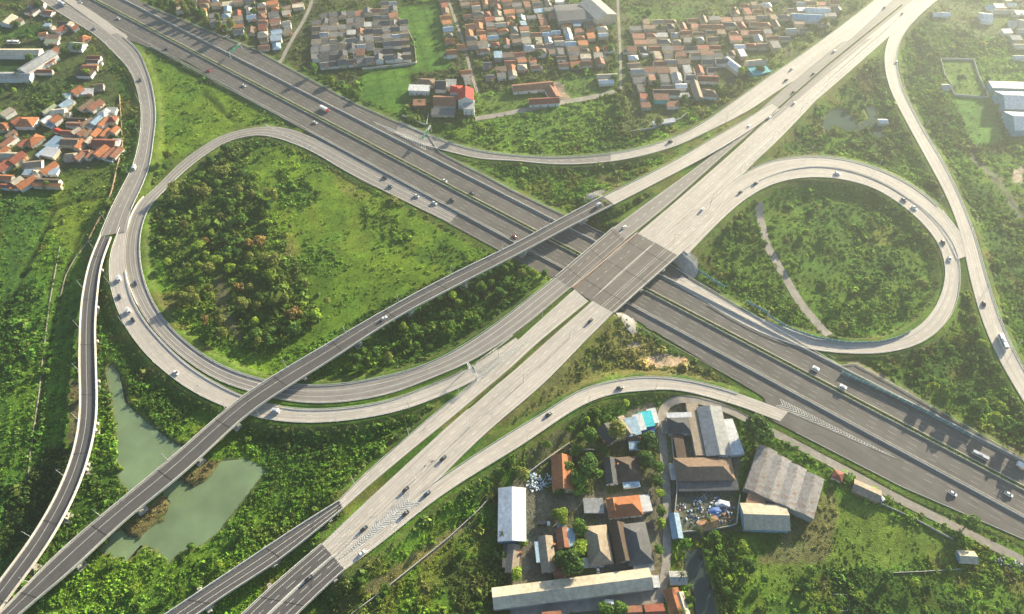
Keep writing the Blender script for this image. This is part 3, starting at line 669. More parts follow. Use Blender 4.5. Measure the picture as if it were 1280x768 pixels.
guard('guard rail along the left side of the far right ramp', ROADS['I'], 'L', 0, .45)
guard('guard rail along the right side of the far right ramp', ROADS['I'], 'R')
guard('guard rail round the outside of the right loop', ROADS['Dout'], 'R', .2, .85)
guard('guard rail on the lower outer edge of the right loop', ROADS['Din'], 'R', .3, .95)
guard('guard rail between the two right loop roads', ROADS['Din'], 'R', .05, .4)
guard('guard rail on the inner edge of the right loop', ROADS['Din'], 'L', .1, .62)
guard('guard rail on the upper left edge of the lower highway', ROADS['Bnw'], 'L', .0, .55)
guard('guard rail on the lower right edge of the highway above the village', ROADS['Bse'], 'R', .45, 1)
guard('guard rail on the northern edge of the motorway side road', ROADS['A'], 'L', .1, .98)
guard('guard rail on the southern edge of the motorway side road', ROADS['A'], 'R', .745, .98)
guard('guard rail on the upper edge of the pale flyover approach', ROADS['Ec'], 'L', 0, .9)
guard('guard rail on the green wedge side of the flyover approach', ROADS['Ec'], 'R', 0, .7)
# planted gap in the highway and rusty kerb on the overpass
def strip_poly(name, pts, m, z, lift=.05, **k):
    mb = MB(); mb.poly([G(x, y, z)+np.array([0, 0, lift]) for x, y in pts]); me = mb.mesh(name, m)
    if me.polygons[0].normal.z < 0: me.flip_normals()
    return link(name, me, **k)
P_ = [G(x, y, 7.5) for x, y in [(716,360),(745,335),(770,313),(796,292)]]
wall_thing('kerb_divider', 'rust brown raised kerb along the middle of the overpass', P_, 2.2, .35, material('rusty_kerb', (0.21, 0.125, 0.08), var=.4, scale=.5), 'kerb')
def hedge_strip(label, pts, wd, h, z0=-1.2):
    P_ = np.array([G(x, y, z) for x, y, z in pts]); S = arc(P_); T = np.arange(0, S[-1], 4); P_ = np.stack([np.interp(T, S, P_[:, j]) for j in range(3)], 1)
    t = empty('planted_median', label=label, cat='median'); mb = MB(); wallstrip(mb, P_, wd, z0, .08); link('soil', mb.mesh('soil', M_hedge), t)
    mb = MB(); s = 0
    for s in np.arange(0, S[-1]-1, 1.5):
        p = [np.interp(s, T, P_[:, j]) for j in range(3)]; r = random.uniform(.3, .55)*wd*.6; mb.tube((p[0]+random.uniform(-.3, .3), p[1], p[2]-.3), (p[0], p[1], p[2]+h*random.uniform(.5, 1.2)), r, r*.5, 5)
    link('shrubs', mb.mesh('shrubs', M_hedge), t, kind='stuff')
hedge_strip('narrow planted gap between the highway carriageways southwest of the overpass', [(738,376.5,7.35),(682,422.5,7.2),(639,463,7.1),(582,514,7)], 1.7, .5)
hedge_strip('dotted planted median northeast of the overpass', [(789,296,7.4),(838,256,7.2),(899,203,6.7),(958,149,6.1),(1034,82,5.1),(1128,6,3.9)], 1.6, 1.1)
hedge_strip('green strip between loop ramp and highway southwest of the overpass', [(714.5,361,7.4),(646,419,7.1),(590,458,6.6),(540,480,6)], 2.2, .6)
for lab, pts, z in (('pale concrete divider on the overpass between highway lanes', [(741,374),(780,338),(820,303)], 7.5),
                    ('thin concrete divider along the highway northeast of the overpass', [(820,303),(862,268),(912,217),(962,166),(1037,98),(1110,35),(1150,-4)], 6.6)):
    P_ = np.array([G(x, y, z if i < 2 else max(3.8, z-.5*i)) for i, (x, y) in enumerate(pts)]); S = arc(P_); T = np.arange(0, S[-1], 6); P_ = np.stack([np.interp(T, S, P_[:, j]) for j in range(3)], 1)
    wall_thing('concrete_divider', lab, P_, .6, 1.0, M_par, 'barrier', top=.3, z0=-1.5)
P_ = ROADS['Bsev']; mm = P_[0]+(P_[1]-P_[0])*.485
wall_thing('concrete_divider', 'concrete divider down the middle of the dark bottom viaduct', mm, 1.4, .9, M_par, 'barrier', top=.7, z0=.06)
# teal noise screens on the right loop
def screen(label, pts, z, h):
    P_ = np.array([G(x, y, z) for x, y in pts]); S = arc(P_); T = np.linspace(0, S[-1], max(3, int(S[-1]/4))); P_ = np.stack([np.interp(T, S, P_[:, j]) for j in range(3)], 1)
    t = empty('noise_barrier', label=label, cat='noise barrier')
    mb = MB(); wallstrip(mb, P_, .15, .1, h); link('panel', mb.mesh('panel', M_teal), t)
    mb = MB()
    for p in P_: mb.box(p[0]-.15, p[0]+.15, p[1]-.15, p[1]+.15, p[2]-1.5, p[2]+h+.2)
    link('frame', mb.mesh('frame', M_steel), t)
screen('long teal screen on the inner edge of the right loop', [(960,396),(985,411),(1018,423),(1060,430),(1098,429),(1122,423),(1137,415)], 1.0, 2.2)
screen('short teal screen north of the motorway where the right loop joins', [(932,378),(960,393)], .8, 2.6)
screen('teal screen beside the motorway just past the overpass', [(845,322),(870,338),(905,360)], .7, 2.2)
screen('pale ribbed screen between motorway lanes at the lower right', [(1052,467),(1096,487),(1150,512),(1213,546)], .6, 2.4)

# ------------------------------------------------------------------ street lamps
M_pole = material('lamp_pole_steel', (0.55, 0.56, 0.55), metal=.2, rough=.5, var=.05); M_head = material('lamp_head', (0.2, 0.2, 0.2), var=.05)
def lamp_proto(arms):
    t = empty('street_lamp')
    mb = MB(); mb.tube((0, 0, -.5), (0, 0, 9.6), .16, .09, 6); link('pole', mb.mesh('pole', M_pole), t)
    for a in range(arms):
        sg = 1 if a == 0 else -1
        mb = MB(); mb.tube((0, 0, 9.4), (sg*2.0, 0, 10.1), .07, .05, 5); link('arm', mb.mesh('arm', M_pole), t)
        mb = MB(); mb.hexa([(sg*1.9-.1, -.16, 10.02), (sg*2.8+.1, -.12, 10.1), (sg*2.8+.1, .12, 10.1), (sg*1.9-.1, .16, 10.02), (sg*1.9-.1, -.12, 10.2), (sg*2.8+.1, -.08, 10.22), (sg*2.8+.1, .08, 10.22), (sg*1.9-.1, .12, 10.2)])
        link('lamp_head', mb.mesh('lamp_head', M_head), t)
    return t
LP = [lamp_proto(1), lamp_proto(2)]; LU = [False, False]
def lamp(kind, x, y, z, rz, label, group):
    o = LP[kind] if not LU[kind] else copy_tree(LP[kind]); LU[kind] = True
    o.location = (x, y, z); o.rotation_euler = (0, 0, rz); tag(o, label, 'street lamp', group)
def lamps(LR, side, labels, group, ss=None, step=42, a=10, b=1e9, kind=0, off=-.5, frac=None):
    L, R = LR; tot = arc((L+R)/2)[-1]; s = a; i = 0
    while s < min(b, tot-3):
        p, l, r, d = frame_at(LR, s); u = (r-l)/np.linalg.norm(r-l)
        q = (l+u*off) if side == 'L' else (r-u*off)
        if frac is not None: q = l+(r-l)*frac
        rz = math.atan2(u[1], u[0])+(0 if side == 'L' else math.pi)
        lamp(kind, q[0], q[1], q[2], rz, labels, group); s += step; i += 1
lamps(ROADS['E'], 'L', 'single arm lamp on the upper left edge of the long flyover', 'lamps along the long flyover', a=25, step=41, off=.1)
lamps(ROADS['Fd'], 'L', 'single arm lamp on the outer edge of the left viaduct ramp', 'lamps along the left viaduct ramp', a=14, step=36, off=.1)
lamps(ROADS['Bse'], 'L', 'double arm lamp standing in the middle of the wide highway', 'lamps in the middle of the highway', a=14, step=44, kind=1, frac=.5)
lamps(ROADS['Bup2'], 'L', 'double arm lamp beside the highway divider northeast of the overpass', 'lamps along the northeast highway', a=8, step=50, kind=1, frac=.5)
lamps(ROADS['Bnw'], 'L', 'lamp on the upper left verge of the lower highway', 'lamps on the highway verge', a=12, step=40)
lamps(ROADS['H'], 'R', 'lamp on the village side of the southern curved ramp', 'lamps along the southern ramp', a=30, step=46)
lamps(ROADS['G'], 'R', 'lamp on the southern side of the northern curved ramp', 'lamps along the northern ramp', a=20, step=55, b=330)
lamps(ROADS['Cout'], 'L', 'lamp on the outer edge of the left loop', 'lamps round the left loop', a=60, step=42, b=420)
lamps(ROADS['F'], 'L', 'lamp on the village side of the top left ramp', 'lamps along the top left ramp', a=40, step=50)
lamps(ROADS['I'], 'R', 'lamp on the right side of the far right ramp', 'lamps along the far right ramp', a=30, step=55)
lamps(ROADS['Dout'], 'R', 'lamp outside the right loop', 'lamps round the right loop', a=60, step=50)
# ------------------------------------------------------------------ sign gantries
M_sign = material('sign_back', (0.5, 0.5, 0.48), var=.1, coord='obj'); M_green = material('sign_green', (0.02, 0.16, 0.08), rough=.5, var=.05)
def gantry(label, p0, p1, z, boards, h=6.5):
    A = Vector(G(*p0, z)); B = Vector(G(*p1, z)); t = empty('sign_gantry', tuple(A), label=label, cat='sign gantry')
    d = (B-A); Lg = d.length; rz = math.atan2(d.y, d.x); t.rotation_euler = (0, 0, rz)
    for x in ((0, Lg) if Lg > 9 else (0,)):
        mb = MB(); mb.tube((x, 0, -.5), (x, 0, h+.6), .28, .2, 6); link('post', mb.mesh('post', M_pole), t)
    mb = MB()
    for y in (-.5, .5):
        for z_ in (h-.5, h+.4): mb.tube((-.3, y, z_), (Lg+.3, y, z_), .11, .11, 5)
    for k in range(int(Lg/1.2)+1):
        x = min(k*1.2, Lg); mb.tube((x, -.5, h+.4), (min(x+1.2, Lg+.3), .5, h+.4), .07, .07, 4); mb.tube((x, -.5, h-.5), (x, -.5, h+.4), .07, .07, 4)
    link('truss', mb.mesh('truss', M_pole), t)
    for (x0, x1) in boards:
        mb = MB(); mb.box(x0, x1, -.85, -.62, h-1.4, h+1.6); link('sign_board', mb.mesh('sign_board', [M_green]), t)
    return t
gantry('sign gantry over the northern motorway side road near the zebra wedge', (527,182), (539,165), .7, [(1, 5.5), (8, 12)])
gantry('sign gantry spanning the motorway side road at the top left', (289,74), (303,62), .7, [(2, 7), (9, 13)])
gantry('cantilever sign at the nose between highway and left loop ramp', (596,476), (585,461), 7, [(2, 6.5)])
# ------------------------------------------------------------------ vegetation
M_leaf = material('leaf_green', None, attr='Col', var=0, rough=.75, spec=.25, objvar=.22, trans=.4)
M_bark = material('bark', (0.12, 0.09, 0.06), var=.3, coord='obj', scale=2)
M_under = material('scrub_leaf', None, attr='Col', var=.22, scale=.06, rough=.8, spec=.2, trans=.35)
def quads(cen, nrm, size, r, asp=.6):
    """leaf quads: centres, normals, sizes -> verts (n,4,3)"""
    n = len(cen); nrm = nrm/np.linalg.norm(nrm, axis=1)[:, None]
    a = r.normal(size=(n, 3)); a -= nrm*(a*nrm).sum(1)[:, None]; a /= np.linalg.norm(a, axis=1)[:, None]; b = np.cross(nrm, a)
    s = np.asarray(size).reshape(-1, 1)
    return np.stack([cen-a*s-b*s*asp*.3, cen+b*s*asp, cen+a*s+b*s*asp*.2, cen-b*s*asp], 1)
def leaf_mesh(name, Q, colr, mat):
    n = len(Q); me = grid_mesh(name, Q.reshape(-1, 3), np.arange(n*4).reshape(-1, 4), mat)
    ca = me.color_attributes.new('Col', 'FLOAT_COLOR', 'POINT')
    c = np.ones((n, 4, 4), np.float32); c[..., :3] = colr[:, None, :]; ca.data.foreach_set('color', c.ravel())
    return me
def crown(seed, colr, n=760, lob=9, hgt=1.5, spread=1.0, ls=.125, gap=.3):
    r = np.random.default_rng(seed); cs = []; rs = []
    for k in range(lob):
        a = r.uniform(0, 2*math.pi); d = r.uniform(.15, .62)*spread; cs.append((d*math.cos(a), d*math.sin(a), r.uniform(.45, 1.0)*hgt*.62+.25)); rs.append(r.uniform(.28, .5))
    cs.append((0, 0, hgt*.75)); rs.append(.45); cs = np.array(cs); rs = np.array(rs)
    k = r.choice(len(cs), n, p=rs**2/np.sum(rs**2)); d = r.normal(size=(n, 3)); d /= np.linalg.norm(d, axis=1)[:, None]; d[:, 2] = np.where(r.random(n) < .75, abs(d[:, 2]), d[:, 2])
    cen = cs[k]+d*rs[k][:, None]*r.uniform(.7, 1.12, (n, 1))*np.array([1, 1, .85])
    nr = d+r.normal(size=(n, 3))*.38+np.array([0, 0, .15])
    lobc = r.uniform(.72, 1.3, len(cs))
    c = np.array(colr)[None, :]*np.array([1.55, 1.55, 1.1])*lobc[k][:, None]*r.uniform(.7, 1.35, (n, 1)); c[:, 0] *= r.uniform(.85, 1.25, n)
    return leaf_mesh('crown', quads(cen, nr, r.uniform(.6, 1.3, n)*ls, r, .8), c, M_leaf)
def trunk_mesh(seed, h=.9, r0=.06):
    r = random.Random(seed); mb = MB(); top = (r.uniform(-.06, .06), r.uniform(-.06, .06), h*.6)
    mb.tube((0, 0, -.12), top, r0, r0*.65, 6, cap=False)
    for k in range(5):
        a = k*1.256+r.uniform(-.4, .4); d = r.uniform(.25, .5); mb.tube(top, (top[0]+d*math.cos(a), top[1]+d*math.sin(a), h*r.uniform(.85, 1.25)), r0*.5, r0*.15, 5)
    return mb.mesh('trunk', M_bark)
def palm_mesh(seed, colr):
    r = np.random.default_rng(seed); Q = []
    for k in range(13):
        a = k/13*2*math.pi+r.uniform(-.2, .2); Lf = r.uniform(.75, 1.0); up = r.uniform(.0, .45)
        for j in range(9):
            t = (j+.5)/9; p = np.array([math.cos(a)*Lf*t, math.sin(a)*Lf*t, 1.55+up*math.sin(t*2.6)*.6-t*t*.5]); s = np.array([-math.sin(a), math.cos(a), -.35])*.17*(1-t*.6)
            f = np.array([math.cos(a), math.sin(a), -.4])*.07; s2 = s*np.array([-1, -1, 1]); Q.append(np.stack([p, p+s+f, p+f*1.2, p+s2+f]))
    Q = np.array(Q); c = np.array(colr)[None, :]*r.uniform(.75, 1.3, (len(Q), 1)); return leaf_mesh('crown', Q, c, M_leaf)
KINDS = {   # colour, crown shape
 'dark': [('broadleaf_tree', 'dark green broadleaf tree'), (0.042, 0.095, 0.022), dict(lob=8)],
 'green': [('broadleaf_tree', 'mid green broadleaf tree'), (0.070, 0.140, 0.026), dict(lob=9)],
 'bright': [('broadleaf_tree', 'bright yellow green broadleaf tree'), (0.14, 0.21, 0.03), dict(lob=7, hgt=1.3)],
 'olive': [('broadleaf_tree', 'olive coloured tree with ragged crown'), (0.115, 0.14, 0.04), dict(lob=11, n=640, hgt=1.8, ls=.115)],
 'rust': [('broadleaf_tree', 'rusty orange tinged tree'), (0.17, 0.125, 0.05), dict(lob=7, n=600, ls=.12)],
 'bush': [('shrub', 'low rounded shrub'), (0.085, 0.155, 0.028), dict(lob=6, hgt=.8, n=300, ls=.17)],
 'thin': [('slender_tree', 'tall slender feathery tree'), (0.13, 0.16, 0.04), dict(lob=6, hgt=2.6, spread=.5, n=360, ls=.13)],
}
TM = {}
for q, (k, v) in enumerate(KINDS.items()):
    for j in range(3): TM[k, j] = (crown(100+q*10+j, v[1], **v[2]), trunk_mesh(q*10+j, v[2].get('hgt', 1.5)*.65))
for j in range(2): TM['palm', j] = (palm_mesh(300+j, (0.07, 0.12, 0.025)), MB().tube((0, 0, -.1), (.05, .03, 1.6), .045, .03, 6).mesh('trunk', M_bark))
NT = 0
def tree(kind, x, y, r, label, group=None, z=None, sq=1.0):
    global NT
    NT += 1; cm, tm = TM[kind, NT % (2 if kind == 'palm' else 3)]
    nm = 'palm_tree' if kind == 'palm' else KINDS[kind][0][0]
    if z is None: z = float(zat(x, y))
    t = empty(nm, (x, y, z-.1), random.uniform(0, 6.28), label=label, cat='shrub' if kind == 'bush' else 'tree', group=group)
    t.scale = (r, r, r*sq*random.uniform(.85, 1.2)); link('crown', cm, t); link('trunk', tm, t); return t
OCC = []     # places kept free of trees: (x, y, r)
def free(x, y, r):
    i = int((x-XF[0])//2); j = int((y-YF[0])//2)
    if not (0 <= i < nf[1] and 0 <= j < nf[0]): return False
    return dist[j, i] > r*.6+2.5 and not pond[j, i]
def grove(poly, n, kinds, rr, where, group, mind=.75, tall=1.15):
    P_ = np.array([G(x, y, 0) for x, y in poly]); lo = P_.min(0); hi = P_.max(0); put = []; tries = 0
    while len(put) < n and tries < n*60:
        tries += 1; x = random.uniform(lo[0], hi[0]); y = random.uniform(lo[1], hi[1]); px, py = PX(x, y, 0)
        if not inpoly(np.array([px]), np.array([py]), poly)[0]: continue
        r = random.uniform(*rr)
        if not free(x, y, r) or any((x-a)**2+(y-b)**2 < ((r+c)*mind)**2 for a, b, c in put): continue
        put.append((x, y, r)); k = random.choice(kinds)
        lab = ('palm tree' if k == 'palm' else KINDS[k][0][1])+' '+where
        tree(k, x, y, r*(.6 if k in ('thin',) else 1), lab, sq=tall if k != 'bush' else 1, group= (('palms ' if k == 'palm' else k+' coloured trees ' if k != 'bush' else 'shrubs ')+where))
grove([(200,205),(240,190),(300,190),(335,235),(372,340),(405,395),(380,430),(320,440),(270,425),(225,375),(200,310),(195,240)], 78, ['green','olive','dark','olive','olive','bright','olive','thin','rust','bright'], (3.0, 6.2), 'in the wood inside the left loop', '', .6, 1.15)
grove([(195,215),(240,180),(330,185),(380,250),(400,340),(440,380),(400,430),(320,455),(250,430),(200,380),(186,300)], 16, ['green','olive','bush','bush'], (1.8, 3.4), 'at the ragged edge of the left loop wood', '', .9, 1)
grove([(400,462),(480,430),(560,372),(650,322),(688,330),(690,350),(640,388),(560,430),(480,462),(420,474)], 38, ['dark','green','green','olive','bright','bush'], (2.8, 4.8), 'between flyover and left loop', '', .65, 1.5)
grove([(180,30),(215,18),(330,70),(345,76),(320,58),(240,10),(200,5)], 18, ['green','dark','olive'], (3, 5), 'north of the motorway at top left', '', .8, 1.8)
grove([(1140,497),(1165,490),(1280,548),(1280,572)], 13, ['green','bright','dark'], (3.6, 5), 'in the tall row beside the lower right motorway', '', .9, 1.9)
grove([(345,78),(400,95),(450,120),(500,160),(560,170),(590,180),(580,186),(540,178),(470,142),(400,108)], 16, ['green','olive','bush','bright'], (2.4, 4.4), 'on the northern motorway bank', '', .8, 1.7)
grove([(780,150),(800,150),(860,125),(900,105),(950,75),(1000,50),(1060,5),(1085,0),(1000,72),(900,125),(810,170)], 16, ['green','olive','dark','bright'], (3, 5.5), 'between the village and the northern ramp', '', .7)
grove([(760,20),(775,10),(782,60),(790,150),(775,165),(765,120)], 14, ['dark','green','olive'], (3, 5), 'along the northern village lane', '', .8)
grove([(600,0),(760,0),(760,90),(700,95),(600,110),(565,80)], 8, ['dark','green'], (3, 4.5), 'in the middle northern village', '', 1)
grove([(780,0),(1080,0),(960,75),(860,120),(800,140)], 9, ['dark','green','olive'], (3, 4.5), 'in the northeastern village', '', 1)
grove([(210,0),(490,0),(440,60),(340,60),(250,20)], 12, ['dark','green'], (2.8, 4.4), 'in the northern village', '', 1)
grove([(0,85),(60,75),(110,60),(130,110),(110,150),(60,150),(0,170)], 14, ['dark','green','palm','bright'], (3, 5), 'in the left village', '', .85)
grove([(0,0),(75,0),(100,40),(100,75),(75,80),(0,60)], 6, ['dark','green'], (3, 4.5), 'around the school at the top left corner', '', 1)
grove([(880,225),(960,232),(1060,232),(1120,265),(1165,320),(1160,370),(1120,405),(1050,412),(1000,400),(930,350),(880,310)], 34, ['green','olive','bush','bush','bright'], (2.0, 4.4), 'inside the right loop', '', .8)
grove([(1075,450),(1170,425),(1220,360),(1280,520),(1280,560),(1200,520)], 16, ['green','bright','bush','olive'], (2.6, 4.6), 'between the right loop and the motorway', '', .75)
grove([(960,210),(1010,120),(1080,60),(1100,120),(1150,210),(1160,235),(1100,205),(1010,190)], 14, ['green','olive','dark','bush'], (2.8, 5), 'around the small ponds', '', .75)
grove([(1130,40),(1200,40),(1240,110),(1185,130),(1215,190),(1270,300),(1280,440),(1250,370),(1200,240),(1150,150),(1130,110)], 15, ['olive','green','bush','dark','thin'], (2.6, 5), 'right of the far right ramp', '', .75)
grove([(700,555),(745,548),(765,560),(748,612),(712,608)], 6, ['dark','green'], (4, 6), 'around the dark roofs of the lower village', '', .8)
grove([(800,560),(828,560),(828,605),(800,605)], 4, ['dark','green'], (3.5, 5), 'beside the lower village road', '', .8)
grove([(632,575),(700,535),(780,500),(800,505),(745,545),(690,565),(640,600)], 12, ['bush','bright','green'], (2, 3.6), 'on the bank above the lower village', '', .9)
grove([(0,330),(50,320),(100,330),(95,480),(50,600),(0,690)], 11, ['dark','green','bush','bush'], (2, 3.6), 'in the fields at left', '', 1)
grove([(150,560),(330,540),(420,560),(400,640),(320,690),(230,750),(130,760)], 14, ['bush','bright','green'], (2, 3.4), 'on the bank beside the large pond', '', 1)
grove([(440,740),(620,600),(660,575),(640,690),(600,768),(440,768)], 14, ['bush','green','dark','palm'], (2, 3.6), 'on the slope left of the lower village', '', 1)
grove([(875,670),(935,680),(935,740),(900,760),(885,720)], 12, ['dark','green','bright'], (3, 5), 'beside the dark canal', '', .8)
grove([(930,715),(1280,700),(1280,768),(930,768)], 18, ['bush','green','bright','dark'], (2.4, 4.2), 'at the lower right edge', '', .9)
grove([(850,680),(866,700),(862,768),(848,768),(840,720)], 5, ['dark','palm'], (2.5, 4), 'between the village road and the dark canal', '', .9)
for (px, py, r, k, lab) in [
    (941,549,11,'dark','very large dark tree beside the big shed roofs near the service road'), (769,545,7.5,'olive','large olive tree behind the blue and turquoise roofs'),
    (812,556,6.5,'dark','tall tree beside the village road below the turquoise roof'), (808,580,6,'dark','dark tree beside the village road opposite the long shed'),
    (737,588,8,'dark','large dark tree right of the orange gabled house'), (722,612,5,'bush','round bush right of the orange gabled house'),
    (700,648,5.5,'bright','bright tree in the yard behind the parked truck'), (725,662,5,'green','tree by the narrow house near the yard'),
    (724,690,6,'bright','leafy tree left of the dark hipped houses'), (712,712,8,'dark','big dark tree overhanging the long pale shed'), (700,700,6,'dark','dark tree above the long pale shed beside the yard'),
    (823,620,3.6,'bright','small round tree beside the village road, topmost of its row'), (826,641,3.6,'green','second small tree down the village roadside row'), (826,656,4,'bright','third small tree down the village roadside row'), (821,690,3.6,'green','lowest small tree of the village roadside row'),
    (1204,661,6.5,'green','lone round tree standing over the service road at lower right'), (654,681,3.4,'bright','small tree right of the blue and cream shed'), (645,719,4.5,'bright','tree at the left end of the long pale shed'),
    (776,762,4.5,'green','tree beside the white van on the bottom road'), (757,766,5,'green','tree at the bottom edge below the long pale shed'),
    (652,596,5,'olive','tree above the heap of rubbish sacks'), (700,618,3.6,'dark','shrub below the orange gabled house'), (882,655,5,'palm','palm beside the scrap yard wall'),(870,668,4.5,'palm','palm at the corner of the scrap yard'),
    (62,234,4.5,'bright','bright tree at the lower corner of the left village'), (560,164,5,'palm','palm below the ruined walls by the motorway'), (578,160,4.6,'dark','tree left of the tall red roofed house base')]:
    p = gpt(px, py); tree(k, p.x, p.y-.0, r, lab, z=p.z)

# ---- scrub and tall grass: countless clumps, one object
def scrub(n_try):
    r = np.random.default_rng(77)
    x = r.uniform(-560, 560, n_try); y = r.uniform(70, 700, n_try)
    px, py = PX(x, y, 0); ok = (px > -25) & (px < 1305) & (py > -15) & (py < 800); x, y, px, py = x[ok], y[ok], px[ok], py[ok]
    i = ((x-XF[0])//2).astype(int); j = ((y-YF[0])//2).astype(int)
    patch = .35+1.3*vnoise(x, y, 12, 31)*vnoise(x, y, 35, 32)*2
    keep = r.random(len(x)) < dens[j, i]*patch*np.where(py > 380, 1.0, .62)
    keep &= dist[j, i] > 3.6
    x, y, i, j, py = x[keep], y[keep], i[keep], j[keep], py[keep]
    n = len(x); z = zat(x, y); size = r.uniform(.4, 1.0, n)*(.6+1.0*dens[j, i])*(.7+1.1*vnoise(x, y, 6, 41)*vnoise(x, y, 22, 42)*2)*np.where(r.random(n) < .05, 1.9, 1)*np.where(py < 300, 1.25, 1.0)
    wood = inpoly(px[keep], py, [(205,205),(240,190),(300,190),(330,250),(372,340),(405,395),(380,425),(320,440),(270,425),(225,375),(204,310),(200,240)]) | inpoly(px[keep], py, [(410,462),(480,430),(560,375),(650,325),(688,335),(688,350),(640,385),(560,428),(480,458),(420,470)])
    size = np.where(wood, size*r.uniform(.9, 1.7, n), size)
    gc = col[j, i]; v = r.random(n)[:, None]
    c = gc*1.75*r.uniform(.65, 1.45, (n, 1)); yl = (r.random(n) < .22)[:, None]; c = np.where(yl, c*.4+np.array([.13, .17, .03])*.8, c)
    K = 15; d = r.normal(size=(n, K, 3)); d /= np.linalg.norm(d, axis=2)[..., None]; d[..., 2] = abs(d[..., 2])
    cen = np.stack([x, y, z], 1)[:, None, :]+d*size[:, None, None]*np.array([1, 1, .95])*r.uniform(.5, 1, (n, K, 1))
    nr = d+r.normal(size=(n, K, 3))*.5; c = c[:, None, :]*r.uniform(.75, 1.3, (n, K, 1))
    Q = quads(cen.reshape(-1, 3), nr.reshape(-1, 3), (size[:, None]*r.uniform(.26, .52, (n, K))).ravel(), r, .8)
    print('scrub', n); return leaf_mesh('undergrowth', Q, c.reshape(-1, 3), M_under)
link('undergrowth', scrub(430000), kind='stuff')
print('trees', NT)
# ------------------------------------------------------------------ buildings
RC = {'orange': (0.40, 0.15, 0.06), 'terracotta': (0.27, 0.12, 0.07), 'rust red': (0.27, 0.085, 0.05), 'brown': (0.20, 0.135, 0.09), 'dark grey': (0.085, 0.085, 0.085),
      'grey': (0.155, 0.15, 0.145), 'white': (0.64, 0.63, 0.60), 'cream': (0.50, 0.43, 0.31), 'pale blue': (0.30, 0.41, 0.48), 'bright red': (0.55, 0.045, 0.03),
      'turquoise': (0.05, 0.42, 0.46), 'blue': (0.04, 0.13, 0.50), 'sage green': (0.34, 0.36, 0.22), 'light grey': (0.36, 0.36, 0.34), 'weathered metal': (0.40, 0.365, 0.32), 'rusty': (0.36, 0.20, 0.11), 'dark brown': (0.10, 0.07, 0.05), 'sandy': (0.30, 0.24, 0.17)}
def roof_mat(nm):
    k = nm.replace(' ', '_')+'_roof'
    if k in MATS: return MATS[k]
    m = material(k, RC[nm], coord='obj', var=.22, scale=.5, rough=.75 if nm not in ('pale blue', 'white', 'turquoise') else .5, objvar=.16, dirt=((0.10, 0.085, 0.07), .35, .6, .5) if nm != 'weathered metal' else ((0.25, 0.14, 0.08), .45, .5, .75), bump=0)
    n = m.node_tree.nodes; L = m.node_tree.links; tc = n.new('ShaderNodeUVMap'); wv = n.new('ShaderNodeTexWave'); wv.inputs['Scale'].default_value = .55; wv.inputs['Distortion'].default_value = .4
    wv.wave_profile = 'SAW'; L.new(tc.outputs[0], wv.inputs['Vector']); b = n.new('ShaderNodeBump'); b.inputs['Distance'].default_value = .12; b.inputs['Strength'].default_value = .8
    L.new(wv.outputs['Fac'], b.inputs['Height']); L.new(b.outputs[0], n['Principled BSDF'].inputs['Normal']); return m
WM = {'white': material('white_plaster', (0.66, 0.64, 0.60), coord='obj', var=.12, scale=.5, dirt=((0.3, 0.27, 0.22), .5, .58, .5)), 'cream': material('cream_plaster', (0.55, 0.47, 0.34), coord='obj', var=.15, dirt=((0.25, 0.2, 0.15), .5, .58, .5)),
      'grey': material('grey_plaster', (0.30, 0.29, 0.27), coord='obj', var=.2), 'brick': material('brick_wall', (0.30, 0.17, 0.11), coord='obj', var=.3), 'teal': material('teal_paint', (0.08, 0.42, 0.40), coord='obj', var=.15), 'blue': material('blue_sheet_wall', (0.18, 0.33, 0.42), coord='obj', var=.15)}
M_glass = material('window_glass', (0.04, 0.055, 0.06), rough=.15, spec=.6, var=0); M_door = material('door_wood', (0.16, 0.09, 0.05), var=.2, coord='obj'); M_tank = material('water_tank_plastic', (0.5, 0.17, 0.04), rough=.5, var=.1, coord='obj')
